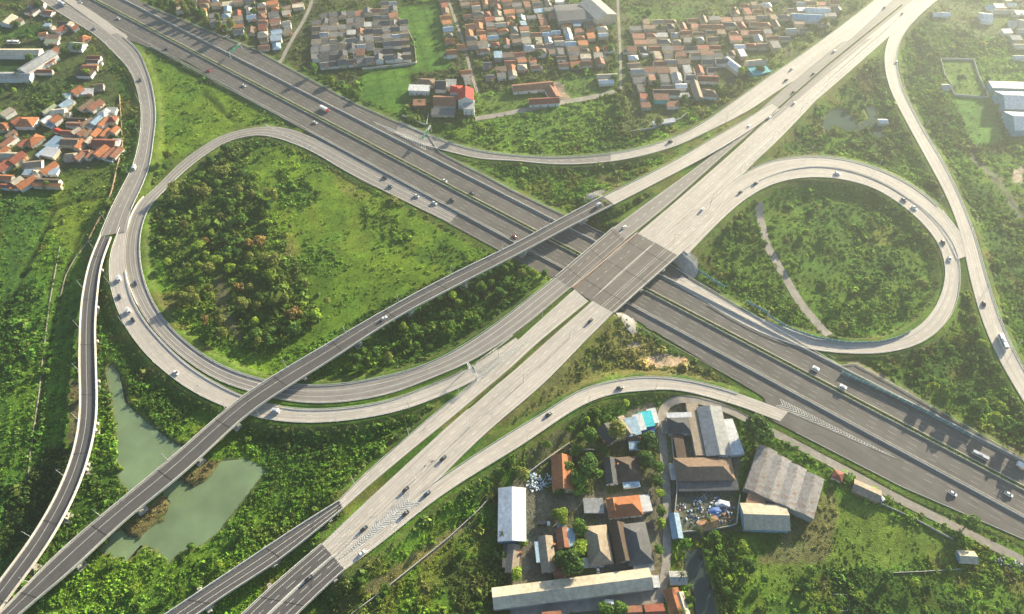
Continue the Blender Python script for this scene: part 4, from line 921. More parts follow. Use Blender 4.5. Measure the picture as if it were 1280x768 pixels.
def roof_mesh(Lh, Wh, z, rise, typ, ov, mat, th=.18):
    """ridge along local X; half length, half width"""
    a, b = Lh+ov, Wh+ov; zo = z-rise*ov/max(Wh, .1)*.9; zr = z+rise; V = []; Fc = []; UV = []
    def pl(pts):
        p = [Vector(q) for q in pts]; nn = (p[1]-p[0]).cross(p[2]-p[0]).normalized()
        if nn.z < 0: p = p[::-1]; nn = -nn
        u = (p[1]-p[0]).normalized() if abs((p[1]-p[0]).z) < 1e-4 else (p[-1]-p[0]).normalized()
        b0 = len(V); V.extend([tuple(q) for q in p]); V.extend([tuple(q-Vector((0, 0, th))) for q in p]); n = len(p)
        for q in p+p: UV.append((q.x if abs(nn.y) > abs(nn.x) else q.y, q.y))
        Fc.append(list(range(b0, b0+n))); Fc.append(list(range(b0+2*n-1, b0+n-1, -1)))
        for i in range(n): j = (i+1) % n; Fc.append([b0+i, b0+n+i, b0+n+j, b0+j])
    if typ == 'gable':
        pl([(-a, -b, zo), (a, -b, zo), (a, 0, zr), (-a, 0, zr)]); pl([(a, b, zo), (-a, b, zo), (-a, 0.001, zr), (a, 0.001, zr)])
    elif typ == 'hip':
        h = max(a-b*.95, .05*a); pl([(-a, -b, zo), (a, -b, zo), (h, 0, zr), (-h, 0, zr)]); pl([(a, b, zo), (-a, b, zo), (-h, 0, zr), (h, 0, zr)])
        pl([(a, -b, zo), (a, b, zo), (h, 0, zr)]); pl([(-a, b, zo), (-a, -b, zo), (-h, 0, zr)])
    elif typ == 'mono': pl([(-a, -b, z), (a, -b, z), (a, b, z+rise), (-a, b, z+rise)])
    elif typ == 'flat': pl([(-a, -b, z+.1), (a, -b, z+.1), (a, b, z+.15), (-a, b, z+.15)])
    me = bpy.data.meshes.new('roof'); me.from_pydata(V, [], Fc); me.materials.append(mat)
    l = me.uv_layers.new(name='UVMap'); li = 0
    for p in me.polygons:
        for vi in p.vertices: l.data[li].uv = UV[vi]; li += 1
    me.update(); return me
def wall_mesh(Lh, Wh, z, rise, typ, mat):
    mb = MB(); b = [(-Lh, -Wh, -1.2), (Lh, -Wh, -1.2), (Lh, Wh, -1.2), (-Lh, Wh, -1.2)]; zt = z-.05
    if typ == 'gable':
        e = .25; t = [(-Lh, -Wh, zt-e), (Lh, -Wh, zt-e), (Lh, Wh, zt-e), (-Lh, Wh, zt-e), (-Lh, 0, zt+rise-e), (Lh, 0, zt+rise-e)]; mb.v = b+t
        mb.f = [(0, 1, 5, 4), (2, 3, 7, 6), (1, 2, 6, 9, 5), (3, 0, 4, 8, 7), (4, 5, 9, 8), (6, 7, 8, 9)]; mb.m = [0]*6
    elif typ == 'mono':
        mb.hexa(b+[(-Lh, -Wh, zt-.25), (Lh, -Wh, zt-.25), (Lh, Wh, zt+rise-.25), (-Lh, Wh, zt+rise-.25)])
    else: mb.hexa(b+[(-Lh, -Wh, zt-.25), (Lh, -Wh, zt-.25), (Lh, Wh, zt-.25), (-Lh, Wh, zt-.25)])
    return mb.mesh('wall', mat)
HOUSES = []
def add_windows(t, Lh, Wh, z, rot, nmax=4):
    """windows and a door on the two walls that face the viewer side"""
    fl = 2 if z > 5.5 else 1
    for side in ((0, -1), (1, 0), (-1, 0), (0, 1)):
        ln = Lh if side[1] else Wh; n = max(1, min(nmax, int(ln*2/3.2)))
        nx_, ny_ = side; a = math.cos(rot)*nx_-math.sin(rot)*ny_; b = math.sin(rot)*nx_+math.cos(rot)*ny_
        if b > -.25: continue
        for f_ in range(fl):
            for k in range(n):
                u = -ln+(k+.5)*2*ln/n; z0 = .9+f_*3.0
                if z0+1.2 > z-.3: continue
                mb = MB()
                if side[1]: mb.box(u-.5, u+.5, side[1]*Wh-.06, side[1]*Wh+.06, z0, z0+1.2)
                else: mb.box(side[0]*Lh-.06, side[0]*Lh+.06, u-.5, u+.5, z0, z0+1.2)
                if k == n//2 and f_ == 0:
                    mb = MB(); y_ = (side[1]*Wh) if side[1] else (side[0]*Lh)
                    (mb.box(u-.5, u+.5, y_-.07, y_+.07, 0, 2.1) if side[1] else mb.box(y_-.07, y_+.07, u-.5, u+.5, 0, 2.1)); link('door', mb.mesh('door', M_door), t)
                else: link('window', mb.mesh('window', M_glass), t)
def house(x, y, Ln, W, ang, color, typ='gable', h=3.2, label=None, group=None, wall=None, name='house', cat='house', px=True, rise=None, ov=.5, win=False, extra=True, z0=None):
    """x, y: pixel of the roof centre"""
    rise = (W*.5*random.uniform(.42, .58) if typ in ('gable', 'hip') else (.8 if typ == 'mono' else .1)) if rise is None else rise
    if px:
        z = float(zat(*G(x, y, 0)[:2])) if z0 is None else z0
        p = G(x, y, z+h+rise*.4)
    else: p = np.array([x, y, 0.])
    z = float(zat(p[0], p[1])) if z0 is None else z0
    a = R_(ang); t = empty(name, (p[0], p[1], z), a, label=label, cat=cat, group=group)
    link('wall', wall_mesh(Ln/2, W/2, h, rise, typ, WM[wall or random.choice(['white', 'white', 'cream', 'grey'])]), t)
    link('roof', roof_mesh(Ln/2, W/2, h, rise, typ, ov, roof_mat(color)), t)
    if win: add_windows(t, Ln/2, W/2, h, a)
    if extra and Ln > 7:
        q = random.random()
        if q < .2:
            sx = random.choice((-1, 1)); e = random.uniform(2.5, 4); mb = roof_mesh(e/2, W*.36, 2.6, .3, 'mono', .2, roof_mat(random.choice(['light grey', 'grey', 'rusty', 'pale blue'])))
            o = link('annex_roof', mb, t); o.location = (sx*(Ln/2+e/2+.2), random.uniform(-.1, .1)*W, 0)
            o = link('annex_wall', wall_mesh(e/2-.05, W*.34, 2.6, .3, 'mono', WM['white']), t); o.location = (sx*(Ln/2+e/2+.2), 0, 0)
        elif q < .45 and typ != 'flat':
            mb = MB(); mb.tube((Ln*.25, -W/2-1, -.5), (Ln*.25, -W/2-1, 3.2), .5, .5, 4); mb.tube((Ln*.25, -W/2-1, 3.2), (Ln*.25, -W/2-1, 4.4), .6, .55, 8); link('water_tank', mb.mesh('water_tank', M_tank), t)
    HOUSES.append(t); return t
ORD = ['first', 'second', 'third', 'fourth', 'fifth', 'sixth', 'seventh', 'eighth', 'ninth', 'tenth', 'eleventh', 'twelfth', 'thirteenth', 'fourteenth', 'fifteenth', 'sixteenth', 'seventeenth', 'eighteenth', 'nineteenth', 'twentieth']
TY = {'gable': 'gabled', 'hip': 'hipped', 'mono': 'lean-to', 'flat': 'flat topped'}
# --- left village, house by house
LV = [(10,24,14,10,80,'cream','gable'),(60,15,10,8,-15,'terracotta','gable'),(46,4,14,6,0,'orange','gable'),(38,11,11,10,-20,'dark grey','hip'),(21,25,8,7,60,'brown','gable'),(75,35,9,7,62,'rust red','gable'),(79,28,9,7,0,'dark brown','gable'),(86,29,5,6,80,'cream','gable'),(92,33,6,5,60,'rust red','gable'),(66,35,5,6,80,'cream','gable'),(59,31,6,5,0,'pale blue','flat'),
(53,42,7,6,15,'orange','gable'),(65,46,12,7,0,'brown','mono'),(64,52,12,5,0,'sage green','mono'),(104,47,9,9,60,'orange','hip'),(96,56,13,11,-8,'sage green','gable'),(66,63,10,8,62,'terracotta','gable'),(59,75,9,8,62,'rust red','gable'),(117,71,12,4.5,0,'rust red','gable'),(115,76,11,4.5,0,'dark brown','gable'),(112,83,14,6,0,'orange','gable'),(106,90,14,9,-5,'dark brown','hip'),(55,88,13,4.5,0,'rust red','gable'),
(95,112,9,9,60,'orange','gable'),(109,114,9,7,5,'white','mono'),(121,107,10,7,12,'brown','gable'),(107,131,13,8,62,'brown','gable'),(118,131,13,8,62,'terracotta','gable'),(131,140,10,9,60,'white','hip'),(139,138,8,7,0,'light grey','flat'),(80,129,10,9,62,'pale blue','gable'),(82,120,7,6,0,'pale blue','flat'),
(61,136,12,7,62,'sage green','gable'),(72,139,11,10,10,'cream','gable'),(57,149,8,7,62,'white','gable'),(68,148,8,8,62,'orange','gable'),(82,142,7,5,0,'cream','gable'),(32,151,15,12,0,'orange','hip'),(19,150,8,8,62,'rust red','gable'),(3,156,9,8,0,'orange','hip'),(9,140,10,6,60,'cream','mono'),
(7,177,12,6,64,'terracotta','gable'),(12,167,9,5,64,'brown','gable'),(28,178,8,5,62,'rust red','gable'),(41,174,13,10,64,'orange','hip'),(95,149,16,4,-2,'dark brown','gable'),(93,155,14,4,-2,'terracotta','gable'),(107,152,11,4,62,'brown','gable'),(119,150,10,7,70,'pale blue','gable'),(128,152,10,6,72,'orange','gable'),(140,148,7,7,0,'rust red','hip'),(142,161,7,6,70,'orange','gable'),
(72,163,6,4,-30,'bright red','gable'),(84,165,12,5,-3,'rust red','gable'),(94,163,7,6,60,'cream','gable'),(101,165,7,6,60,'terracotta','gable'),(108,166,8,4,70,'brown','gable'),(118,165,9,6,75,'orange','gable'),(130,165,10,6,75,'orange','gable'),(69,178,13,11,70,'pale blue','flat'),(87,176,14,8,-3,'brown','gable'),(98,179,10,6,78,'orange','gable'),(109,174,7,3.5,75,'cream','gable'),(130,177,19,9,-3,'rust red','gable'),(144,178,6,8,0,'white','flat'),
(125,188,12,9,66,'orange','gable'),(135,191,12,6,68,'terracotta','gable'),(144,190,12,7,72,'terracotta','gable'),(88,194,11,7,10,'sandy','hip'),(98,194,8,5,70,'terracotta','gable'),(105,190,7,6,10,'rust red','gable'),(111,193,8,5,72,'terracotta','gable'),(62,190,12,9,-15,'white','mono'),(52,189,11,4,66,'pale blue','gable'),
(20,196,12,9,62,'rust red','gable'),(8,193,15,6,-2,'cream','gable'),(3,187,8,6,60,'orange','gable'),(2,206,10,10,62,'rust red','gable'),(40,204,14,8,10,'sandy','gable'),(60,209,13,7,60,'orange','gable'),(67,214,6,6,0,'pale blue','flat'),(35,215,7,6,0,'pale blue','flat'),(44,215,7,6,0,'cream','hip'),(32,227,14,8,52,'orange','gable'),(59,226,18,6,-3,'dark brown','gable'),(58,231,22,2.5,-3,'orange','mono'),(20,225,8,6,60,'cream','gable'),(6,221,11,5,-3,'orange','gable'),(9,232,16,4,-3,'rust red','gable')]
bands = {}
for e in LV: bands.setdefault(min(7, int(e[1]//30)), []).append(e)
for b, es in bands.items():
    for k, e in enumerate(sorted(es)):
        nm = ORD[k] if k < 20 else 'last'
        house(*e[:5], e[5], e[6], label='%s %s house, %s from left, %s row down, left village' % (e[5], TY[e[6]], nm, ORD[b]), group='houses of the left village', h=random.uniform(2.8, 4.6))
house(46,76,34,12,62,'light grey','gable', h=6, rise=2, label='long pale grey school wing at the top left, right of the green court', name='school_building', cat='school', extra=False, wall='white')
house(20,64,44,10,0,'cream','gable', h=5, rise=2, label='cream and pink roofed school wing above the green court', name='school_building', cat='school', extra=False, wall='white')
house(10,93,40,9,0,'light grey','gable', h=5, rise=1.6, label='pale school wing below the green court at the left edge', name='school_building', cat='school', extra=False, wall='white')
# --- lower village
V = dict(win=True)
house(640,642,29,14.5,90,'white','gable', h=5, rise=2.0, ov=.4, label='large plain shed with one blue shaded and one cream slope', name='warehouse', cat='warehouse', wall='blue', extra=False)
house(641,698,14,6,84,'sandy','gable', h=3, label='narrow brown roofed house left of the yard, below the plain shed', group=None, **V)
house(633,694,12,3,88,'dark grey','mono', h=2.4, label='dark lean-to on the left side of the narrow brown roofed house', extra=False)
house(703,590,20,11,90,'orange','gable', h=4.2, rise=3.4, label='steep orange tiled house beside the heap of white sacks', wall='cream', **V)
house(764,588,15,6.5,92,'dark grey','gable', h=3.2, label='narrow dark grey house among trees in the middle village', **V)
house(786,585,14,13,95,'dark brown','hip', h=3.4, label='dark brown hipped house under trees beside the narrow grey one', **V)
house(780,533,12,8,-58,'sandy','gable', h=4, label='olive brown gabled house at the top of the lower village', **V)
house(762,541,11,10,-60,'dark grey','gable', h=3.2, label='dark slate roof left of the olive brown gabled house', **V)
house(791,533,11,6.5,-80,'pale blue','mono', h=5, label='pale blue metal roofed house, leftmost of the bright top row', extra=False, wall='white')
house(799,528,10,5,-80,'white','mono', h=5.2, label='white roofed house between pale blue and turquoise roofs', extra=False, wall='white')
house(808,524,9.5,7,-82,'turquoise','mono', h=5.6, label='turquoise roofed house beside the village road', extra=False, wall='teal')
house(816,520,9,4.5,-82,'white','mono', h=4.2, label='white roofed strip house right of the turquoise roof', extra=False, wall='white')
house(811,539,6,5.5,0,'blue','mono', h=2.8, label='deep blue awning in front of the turquoise roofed house', name='awning', cat='awning', extra=False)
house(793,544,6.5,6,0,'dark brown','hip', h=4, label='small dark hipped roof below the white roofed house', **V)
house(793,556,5.5,5,0,'pale blue','flat', h=3.6, label='square pale blue flat roof among the trees', extra=False, **V)
house(781,632,18,10.5,6,'orange','hip', h=4.6, rise=3.2, label='orange hipped tile house with long white wall in the village centre', wall='white', **V)
house(767,631,6,6,96,'orange','gable', h=4.8, rise=2.2, label='small orange cross gable on the left of the hipped tile house', wall='white', extra=False, name='house_wing', cat='house wing')
house(806,629,8.5,6,96,'white','mono', h=3.4, rise=.6, label='white panel roofed annex right of the orange hipped house', extra=False, wall='white')
house(742,632,10,7.5,0,'light grey','flat', h=2.6, label='slatted pale canopy left of the orange hipped house', name='canopy', cat='canopy', extra=False)
house(748,680,20,12,96,'sandy','hip', h=4, rise=4.0, label='dark hipped house with brown lit slope, left of the village pair', wall='grey', **V)
house(776,677,20,8,97,'dark brown','gable', h=4, rise=3.4, label='dark gabled wing in the middle of the joined dark roofs', wall='grey', extra=False, **V)
house(797,678,21,13,97,'dark grey','hip', h=4, rise=3.8, label='rightmost dark hipped house nearest the village road', wall='grey', **V)
house(742,703,10,4,3,'light grey','mono', h=2.6, label='pale porch roof at the foot of the left dark hipped house', name='porch', cat='porch', extra=False)
house(716,735,82,10.2,7,'cream','gable', h=4.5, rise=2.2, ov=.3, label='very long shed with cream upper and grey lower slope near the bottom', name='warehouse', cat='warehouse', wall='grey', extra=False)
house(817,727,5,5,0,'white','flat', h=2.6, label='small white slatted canopy at the end of the long shed', name='canopy', cat='canopy', extra=False)
house(684,692,18,7,95,'sandy','gable', h=3, label='long narrow house with sunlit sandy slope in the yard', **V)
house(675,690,10,4,95,'pale blue','mono', h=2.4, label='pale blue lean-to beside the long narrow yard house', extra=False)
house(704,672,10,6,95,'terracotta','gable', h=3, label='terracotta gabled hut between yard trees above the big tree', **V)
house(713,672,9,4,95,'pale blue','mono', h=2.6, label='bluish lean-to right of the terracotta gabled hut', extra=False)
house(850,530,13,10,2,'dark grey','hip', h=4.4, rise=3, label='dark hipped house with white front strip beside the service road bend', wall='white', **V)
house(849,519,14,2.5,2,'white','flat', h=4.6, label='white front canopy of the dark hipped house by the bend', name='canopy', cat='canopy', extra=False)
house(871,536,33,6.5,91,'sandy','mono', h=4.5, rise=.5, label='patchy brown lean-to roof on the left of the big workshop', name='workshop', cat='workshop', extra=False, wall='grey')
house(893,538,31,14,91,'light grey','gable', h=5.6, rise=1.8, label='big workshop with bluish left and cream right metal slopes', name='workshop', cat='workshop', extra=False, wall='grey')
house(915,546,22,7,97,'white','mono', h=4.2, rise=.3, label='bright white sheet roof along the right side of the big workshop', name='workshop', cat='workshop', extra=False, wall='white')
house(901,566,8,4,-15,'white','mono', h=4.4, label='small bright white roof patch below the big workshop', extra=False, wall='white')
house(881,585,32,13,1,'brown','hip', h=4.6, rise=3.2, label='wide brown hipped house below the big workshop', wall='white', **V)
house(885,606,33,5.5,1,'grey','mono', h=2.8, rise=.6, label='grey green veranda roof along the wide brown hipped house', name='veranda', cat='veranda', extra=False)
house(852,570,26,5,91,'dark brown','mono', h=3, label='dark roofed passage building between village road and workshop', extra=False, wall='grey')
house(886,654,11,5,18,'rusty','gable', h=3, label='small rusty roofed shed inside the scrap yard', extra=False, wall='grey', name='shed', cat='shed')
house(845,657,13,5,92,'pale blue','gable', h=3, label='pale blue metal shed beside the village road at the scrap yard', extra=False, wall='blue', name='shed', cat='shed')
house(957,645,24,14,-2,'cream','gable', h=5, rise=3, ov=.4, label='barn with cream upper and blue grey lower slope by the field', name='barn', cat='barn', wall='blue', extra=False)
house(947,619,14,9,64,'rusty','mono', h=4.2, rise=.8, label='rust stained roof between the barn and the rusty grey sheds', name='shed', cat='shed', wall='grey', extra=False)
for k, (x, y) in enumerate([(952, 588), (970, 598), (990, 608), (1012, 619)]):
    house(x+0, y-1, 30-k*1.5, 10.6, 62, 'weathered metal', 'gable', h=5.4, rise=.9, ov=.05, label='%s bay from the left of the big rust streaked shed roof' % ORD[k], name='shed', cat='shed', wall='grey', extra=False, z0=0)
house(1084,613,14,7,-29,'sandy','gable', h=3.2, label='small shed with sandy roof between field and service road', name='shed', cat='shed', wall='brick', extra=False)
house(1048,594,5,5,-29,'rust red','hip', h=3, label='tiny red roofed hut at the corner of the big rusty shed', name='hut', cat='hut', extra=False)
house(1210,696,8.5,6,-4,'cream','gable', h=3, label='lone hut with cream and blue roof at the edge of the field', name='hut', cat='hut', wall='blue', extra=False)
for x, y, l, w_, a, c, lab in [(791,766,9,6,3,'terracotta','terracotta roofed house cut by the bottom edge, right of the roadside trees'), (819,765,9,7,3,'rust red','rust red house at the bottom edge beside the lane'), (845,757,16,7,100,'orange','long orange house at the bottom edge right of the village road'),
    (690,773,9,6,3,'terracotta','terracotta roof peeping over the bottom edge below the long shed'), (854,758,13,4,100,'cream','cream strip roof right of the long orange house'), (848,722,8,6,0,'light grey','open frame shed below the pale blue shed by the road'), (700,716,6,4,20,'rust red','small red lean-to beside the big dark tree')]:
    house(x, y, l, w_, a, c, 'gable', label=lab, extra=False)
# --- north: special buildings
house(582,116,15,13,92,'bright red','gable', h=11, rise=3.5, label='tall white house with a bright red roof beside the field lane', wall='white', win=True, extra=False)
house(586,131,9,11,0,'light grey','flat', h=8, label='lower white block in front of the tall red roofed house', wall='white', win=True, extra=False)
house(570,110,10,9,0,'bright red','hip', h=8, label='second bright red roof just left of the tallest red roof', wall='white', extra=False)
house(524,110,18,8,-3,'white','flat', h=5.5, label='white cubic house at the corner of the bright green field', wall='white', win=True, extra=False)
house(532,101,15,9,-3,'brown','hip', h=4, label='brown hipped house behind the white cubic house', extra=False)
house(551,104,9,13,-3,'dark grey','gable', h=4.5, label='dark grey roofed house with white side beyond the white cubic one', extra=False, wall='white')
house(563,104,9,11,-3,'light grey','flat', h=4.5, label='pale flat house left of the second bright red roof', extra=False)
house(556,124,19,14,0,'terracotta','gable', h=4, label='broad terracotta roof between the white cubic and tall red roofed houses', extra=False)
house(524,128,10,8,0,'terracotta','flat', h=3, label='half built brick house on the walled plot by the motorway', extra=False, wall='brick')
house(554,140,20,7,-3,'grey','mono', h=3.4, label='grey lean-to roof below the broad terracotta roof', extra=False)
house(666,107,36,10,9,'terracotta','gable', h=4, rise=2.4, label='long terracotta upper wing of the U shaped school', name='school_building', cat='school', wall='white', extra=False, win=True)
house(690,113,20,10,-72,'terracotta','gable', h=4, rise=2.4, label='short terracotta right wing of the U shaped school', name='school_building', cat='school', wall='white', extra=False)
house(680,125,26,8,5,'rust red','gable', h=4, rise=2.2, label='lower rust red wing of the U shaped school by the lane', name='school_building', cat='school', wall='white', extra=False, win=True)
house(759,94,18,6,4,'cream','gable', h=3.4, label='cream shed beside the lane end in the north', name='shed', cat='shed', extra=False)
house(758,101,13,5,4,'white','gable', h=3.4, label='short white shed just below the cream shed', name='shed', cat='shed', extra=False)
house(718,14,36,28,8,'grey','gable', h=7, rise=2, label='grey gridded factory hall at the top edge', name='factory', cat='factory', wall='grey', extra=False)
house(747,10,34,22,-62,'light grey','gable', h=9, rise=3, label='tall pale factory with a blue grey slope and sunlit cream end', name='factory', cat='factory', wall='cream', extra=False)
house(703,1,14,6,0,'white','flat', h=6, label='white roofed shed behind the gridded factory hall', name='shed', cat='shed', extra=False)
house(1022,12,22,9,-5,'white','gable', h=5, label='long white roofed warehouse near the northeast highway', name='warehouse', cat='warehouse', extra=False)
house(1010,20,30,10,-5,'pale blue','gable', h=5, label='dull blue green hall beside the long white warehouse', name='warehouse', cat='warehouse', extra=False)
house(948,86,17,14,20,'turquoise','flat', h=5, label='building wrapped in turquoise netting near the northern ramp', cat='building', extra=False, wall='teal')
house(945,77,17,8,10,'cream','gable', h=6, label='cream roofed house behind the turquoise netting', extra=False)
house(917,80,22,8,-60,'white','gable', h=4.5, label='long white and cream roof slanting beside the netting building', name='shed', cat='shed', extra=False, wall='cream')
house(827,121,12,7,0,'terracotta','mono', h=5, label='terracotta roof over a turquoise wall, northeastern village edge', extra=False, wall='teal')
house(833,114,22,8,0,'dark brown','gable', h=4.5, label='dark twin roof behind the turquoise walled house', extra=False)
house(871,111,24,6,92,'sandy','gable', h=4, label='narrow sandy ridge roof running down the northeastern village', extra=False)
house(885,97,18,8,-3,'rust red','gable', h=4, label='dull red roof right of the narrow sandy ridge roof', extra=False)
house(888,115,13,10,-8,'brown','hip', h=4, label='brown hipped roof with dark gable at the village edge by the ramp trees', extra=False)
house(830,152,19,3.5,14,'white','mono', h=3, label='thin white roof along the wall beside the northern ramp', name='shed', cat='shed', extra=False)
for k, (y, l) in enumerate([(107, 70), (126, 62), (152, 60)]):
    p = G(1240+k*12, y, 7); house(p[0]+l/2, p[1], l, 9 if k == 0 else 24, -3, 'white', 'flat' if k == 0 else 'gable', px=False, h=7, rise=.1 if k == 0 else 5, label=['flat white top strip of the large factory at the right edge', 'upper bay of the large white factory at the right edge', 'lower bay of the large white factory at the right edge'][k], name='factory', cat='factory', wall='blue', extra=False)
for x, y, l, w_, c, lab in [(1233,20,10,16,'white','bright white gabled roof alone near the top right corner'), (1171,17,7,6,'white','small white hut, left of two near the top right'), (1182,17,8,6,'white','small white hut, right of two near the top right'), (1238,8,6,8,'pale blue','pale blue shed above the bright white gabled roof'),
    (1264,5,9,5,'white','little white roof at the top right corner'), (1258,13,26,3,'cream','long thin pale roof near the top right corner'), (1266,28,5,10,'light grey','narrow pale roof right of the bright white gable'), (1277,57,14,6,'cream','cream roof cut by the right edge'), (1275,71,10,5,'white','white roof cut by the right edge below the cream one'),
    (1279,28,6,14,'light grey','pale grey roof at the right edge in the haze'), (1104,151,7,5,'white','tiny white hut beside the small ponds'), (1183,107,6,6,'light grey','grey hut at the corner of the walled plot in the haze')]:
    house(x, y, l, w_, 0 if l >= w_ else -10, c, 'gable', label=lab, extra=False)
# --- north: villages filled row by row
FAR = {}
def far_house(x, y, Ln, W, ang, cl, ty, h):
    """one of the countless small far houses, gathered into a single mass"""
    rise = W*.24 if ty in ('gable', 'hip') else .3; z = float(zat(x, y)); M = Matrix.Translation((x, y, z)) @ Matrix.Rotation(R_(ang), 4, 'Z')
    for me, key in ((roof_mesh(Ln/2, W/2, h, rise, ty, .4, roof_mat(cl)), cl), (wall_mesh(Ln/2, W/2, h, rise, ty, WM['white']), 'wall')):
        V, F_, = FAR.setdefault(key, ([], [])); b0 = len(V); V += [tuple(M @ v.co) for v in me.vertices]; F_ += [tuple(b0+i for i in p.vertices) for p in me.polygons]; bpy.data.meshes.remove(me)
def village(poly, ang, dx, dy, pal, where, group, nmax, size=(7, 11), wd=(5, 7.5), typs=('gable', 'gable', 'hip', 'flat', 'mono'), jit=1.0, skip=.12):
    P_ = np.array([G(x, y, 0)[:2] for x, y in poly]); c = P_.mean(0); a = R_(ang); u = np.array([math.cos(a), math.sin(a)]); v = np.array([-u[1], u[0]]); out = []
    for rw in range(-40, 41):
        for k in range(-50, 51):
            q = c+u*(k*dx+random.uniform(-1, 1)*jit)+v*(rw*dy+random.uniform(-1, 1)*jit*.7)
            px, py = PX(q[0], q[1], 0)
            if not inpoly(np.array([px]), np.array([py]), poly)[0] or not free(q[0], q[1], 4): continue
            if any(math.hypot(q[0]-h.location.x, q[1]-h.location.y) < 8.5 for h in HOUSES[:NH0]): continue
            if random.random() < skip: continue
            out.append((-rw, k, q))
    out.sort(key=lambda e: (-e[0], e[1])); near, far = out[:nmax], out[nmax:]; rows = {}
    def pick():
        an = ang+random.choice((0, 0, 0, 90))+random.uniform(-4, 4); return random.choice(pal), random.choice(typs), an, min(random.uniform(*size), dx*.97), min(random.uniform(*wd), dy*.8)
    for r_, k, q in far:
        cl, ty, an, ln, w_ = pick(); far_house(q[0], q[1], ln, w_, an, cl, ty, random.uniform(2.8, 4.8))
    for r_, k, q in near: rows.setdefault(r_, []).append(q)
    for i, r_ in enumerate(sorted(rows, reverse=True)):
        for j, q in enumerate(rows[r_]):
            cl, ty, an, ln, w_ = pick()
            house(q[0], q[1], ln, w_, an, cl, ty, px=False, h=random.uniform(2.8, 5.2), group=group,
                  label='%s %s house, %s from left, %s row from bottom, %s' % (cl, TY[ty], ORD[min(j, 19)], ORD[min(i, 19)], where))
NH0 = len(HOUSES)
village([(349,84),(358,84),(392,14),(382,10)], 52, 8, 9, ['terracotta', 'sandy', 'orange', 'cream'], 'slanting terrace lane', 'houses of the slanting terrace', 14, (7.5, 9), (7, 9), ('gable',), .3)
NH0 = len(HOUSES)
village([(388,26),(495,6),(516,60),(520,80),(400,92),(388,60)], 9, 8.4, 12, ['dark grey', 'grey', 'grey', 'dark grey', 'brown', 'sandy', 'dark grey', 'grey', 'terracotta', 'light grey'], 'grey terrace estate', 'houses of the grey terrace estate', 30, (7.5, 8.2), (6.5, 9), ('gable', 'gable', 'flat', 'mono'), .5, .04)
village([(205,-5),(385,-5),(372,22),(350,60),(335,72),(290,50),(250,22),(215,14)], 14, 11.5, 11, ['terracotta', 'brown', 'orange', 'grey', 'cream', 'pale blue', 'sandy', 'rust red'], 'upper left village', 'houses of the upper left northern village', 24)
village([(548,-5),(690,-5),(694,70),(660,96),(600,110),(572,100),(562,60)], 8, 10.5, 10.5, ['terracotta', 'terracotta', 'orange', 'brown', 'sandy', 'orange', 'grey', 'grey', 'pale blue', 'cream', 'rust red'], 'middle northern village', 'houses of the middle northern village', 34)
village([(690,32),(760,28),(760,85),(700,92)], 5, 11, 11, ['grey', 'terracotta', 'brown', 'cream', 'pale blue', 'white', 'orange'], 'below factory hall', 'houses below the factory hall', 14)
village([(786,32),(880,24),(960,-5),(1050,-5),(1050,24),(960,66),(900,92),(860,128),(795,150)], 3, 11.5, 12, ['grey', 'grey', 'brown', 'brown', 'dark grey', 'rust red', 'sandy', 'white', 'terracotta', 'terracotta', 'light grey'], 'northeastern village', 'houses of the northeastern village', 40, (7, 13), (5, 7.5), skip=.16)
village([(1235,-5),(1285,-5),(1285,80),(1262,60)], 3, 15, 15, ['grey', 'white', 'sandy', 'light grey'], 'top right corner village', 'houses at the top right corner', 4)
for key, (V, F_) in list(FAR.items()): pass
fv, ff, fm, fmats = [], [], [], []
for k, (key, (V, F_)) in enumerate(FAR.items()):
    b0 = len(fv); fv += V; ff += [tuple(b0+i for i in f) for f in F_]; fm += [k]*len(F_); fmats.append(WM['cream'] if key == 'wall' else roof_mat(key))
fme = bpy.data.meshes.new('far_houses'); fme.from_pydata(fv, [], ff); fme.uv_layers.new(name='UVMap')
for m in fmats: fme.materials.append(m)
fme.polygons.foreach_set('material_index', fm); fme.update()
link('far_houses', fme, label='mass of tiny tightly packed roofs along the top of the picture', cat='houses', kind='stuff')
print('houses', sum(1 for h in HOUSES if h.name.startswith('house')), 'far', len(ff)//12)
# ------------------------------------------------------------------ walls, yards and heaps
def wpath(name, label, pts, h, m, wd=.3, cat='wall', px=True):
    P_ = np.array([list(gpt(x, y)) for x, y in pts]); S = arc(P_); T = np.linspace(0, S[-1], max(2, int(S[-1]/3))); P_ = np.stack([np.interp(T, S, P_[:, j]) for j in range(3)], 1)
    P_[:, 2] = zat(P_[:, 0], P_[:, 1]); mb = MB(); wallstrip(mb, P_, wd, -.8, h); return link(name, mb.mesh(name, m), label=label, cat=cat)
wpath('garden_wall', 'grey perimeter wall round the grey terrace estate facing the green field', [(453,88),(490,84),(521,80),(518,55),(508,35),(495,20)], 2.2, M_par)
wpath('garden_wall', 'low grey wall running across the slope left of the lower village', [(440,768),(478,740),(520,706),(562,672),(600,637),(612,622)], 1.6, M_par)
wpath('garden_wall', 'wall on the upper left side of the orange gabled house yard', [(658,594),(690,570),(712,555)], 2.0, M_par)
wpath('garden_wall', 'pale wall above the shaded yard, right of the orange gabled house', [(711,563),(742,564)], 2.4, M_par)
wpath('garden_wall', 'white wall round the scrap yard', [(853,666),(885,664),(920,657),(924,620)], 2.2, M_par)
wpath('garden_wall', 'curved pale wall between the northeastern village and the ramp', [(788,166),(815,162),(850,150),(858,143)], 2.0, M_par)
wpath('garden_wall', 'wall along the village edge and the left ramp strip', [(150,120),(152,150),(154,180),(146,215),(135,256),(112,300)], 1.6, M_dirt)
wpath('garden_wall', 'walls of the vacant plot beside the motorway', [(503,146),(533,158),(536,144)], 1.8, M_par)
wpath('garden_wall', 'dark wall along the field side of the service road', [(1100,630),(1140,648),(1190,675)], 1.4, M_leafrail)
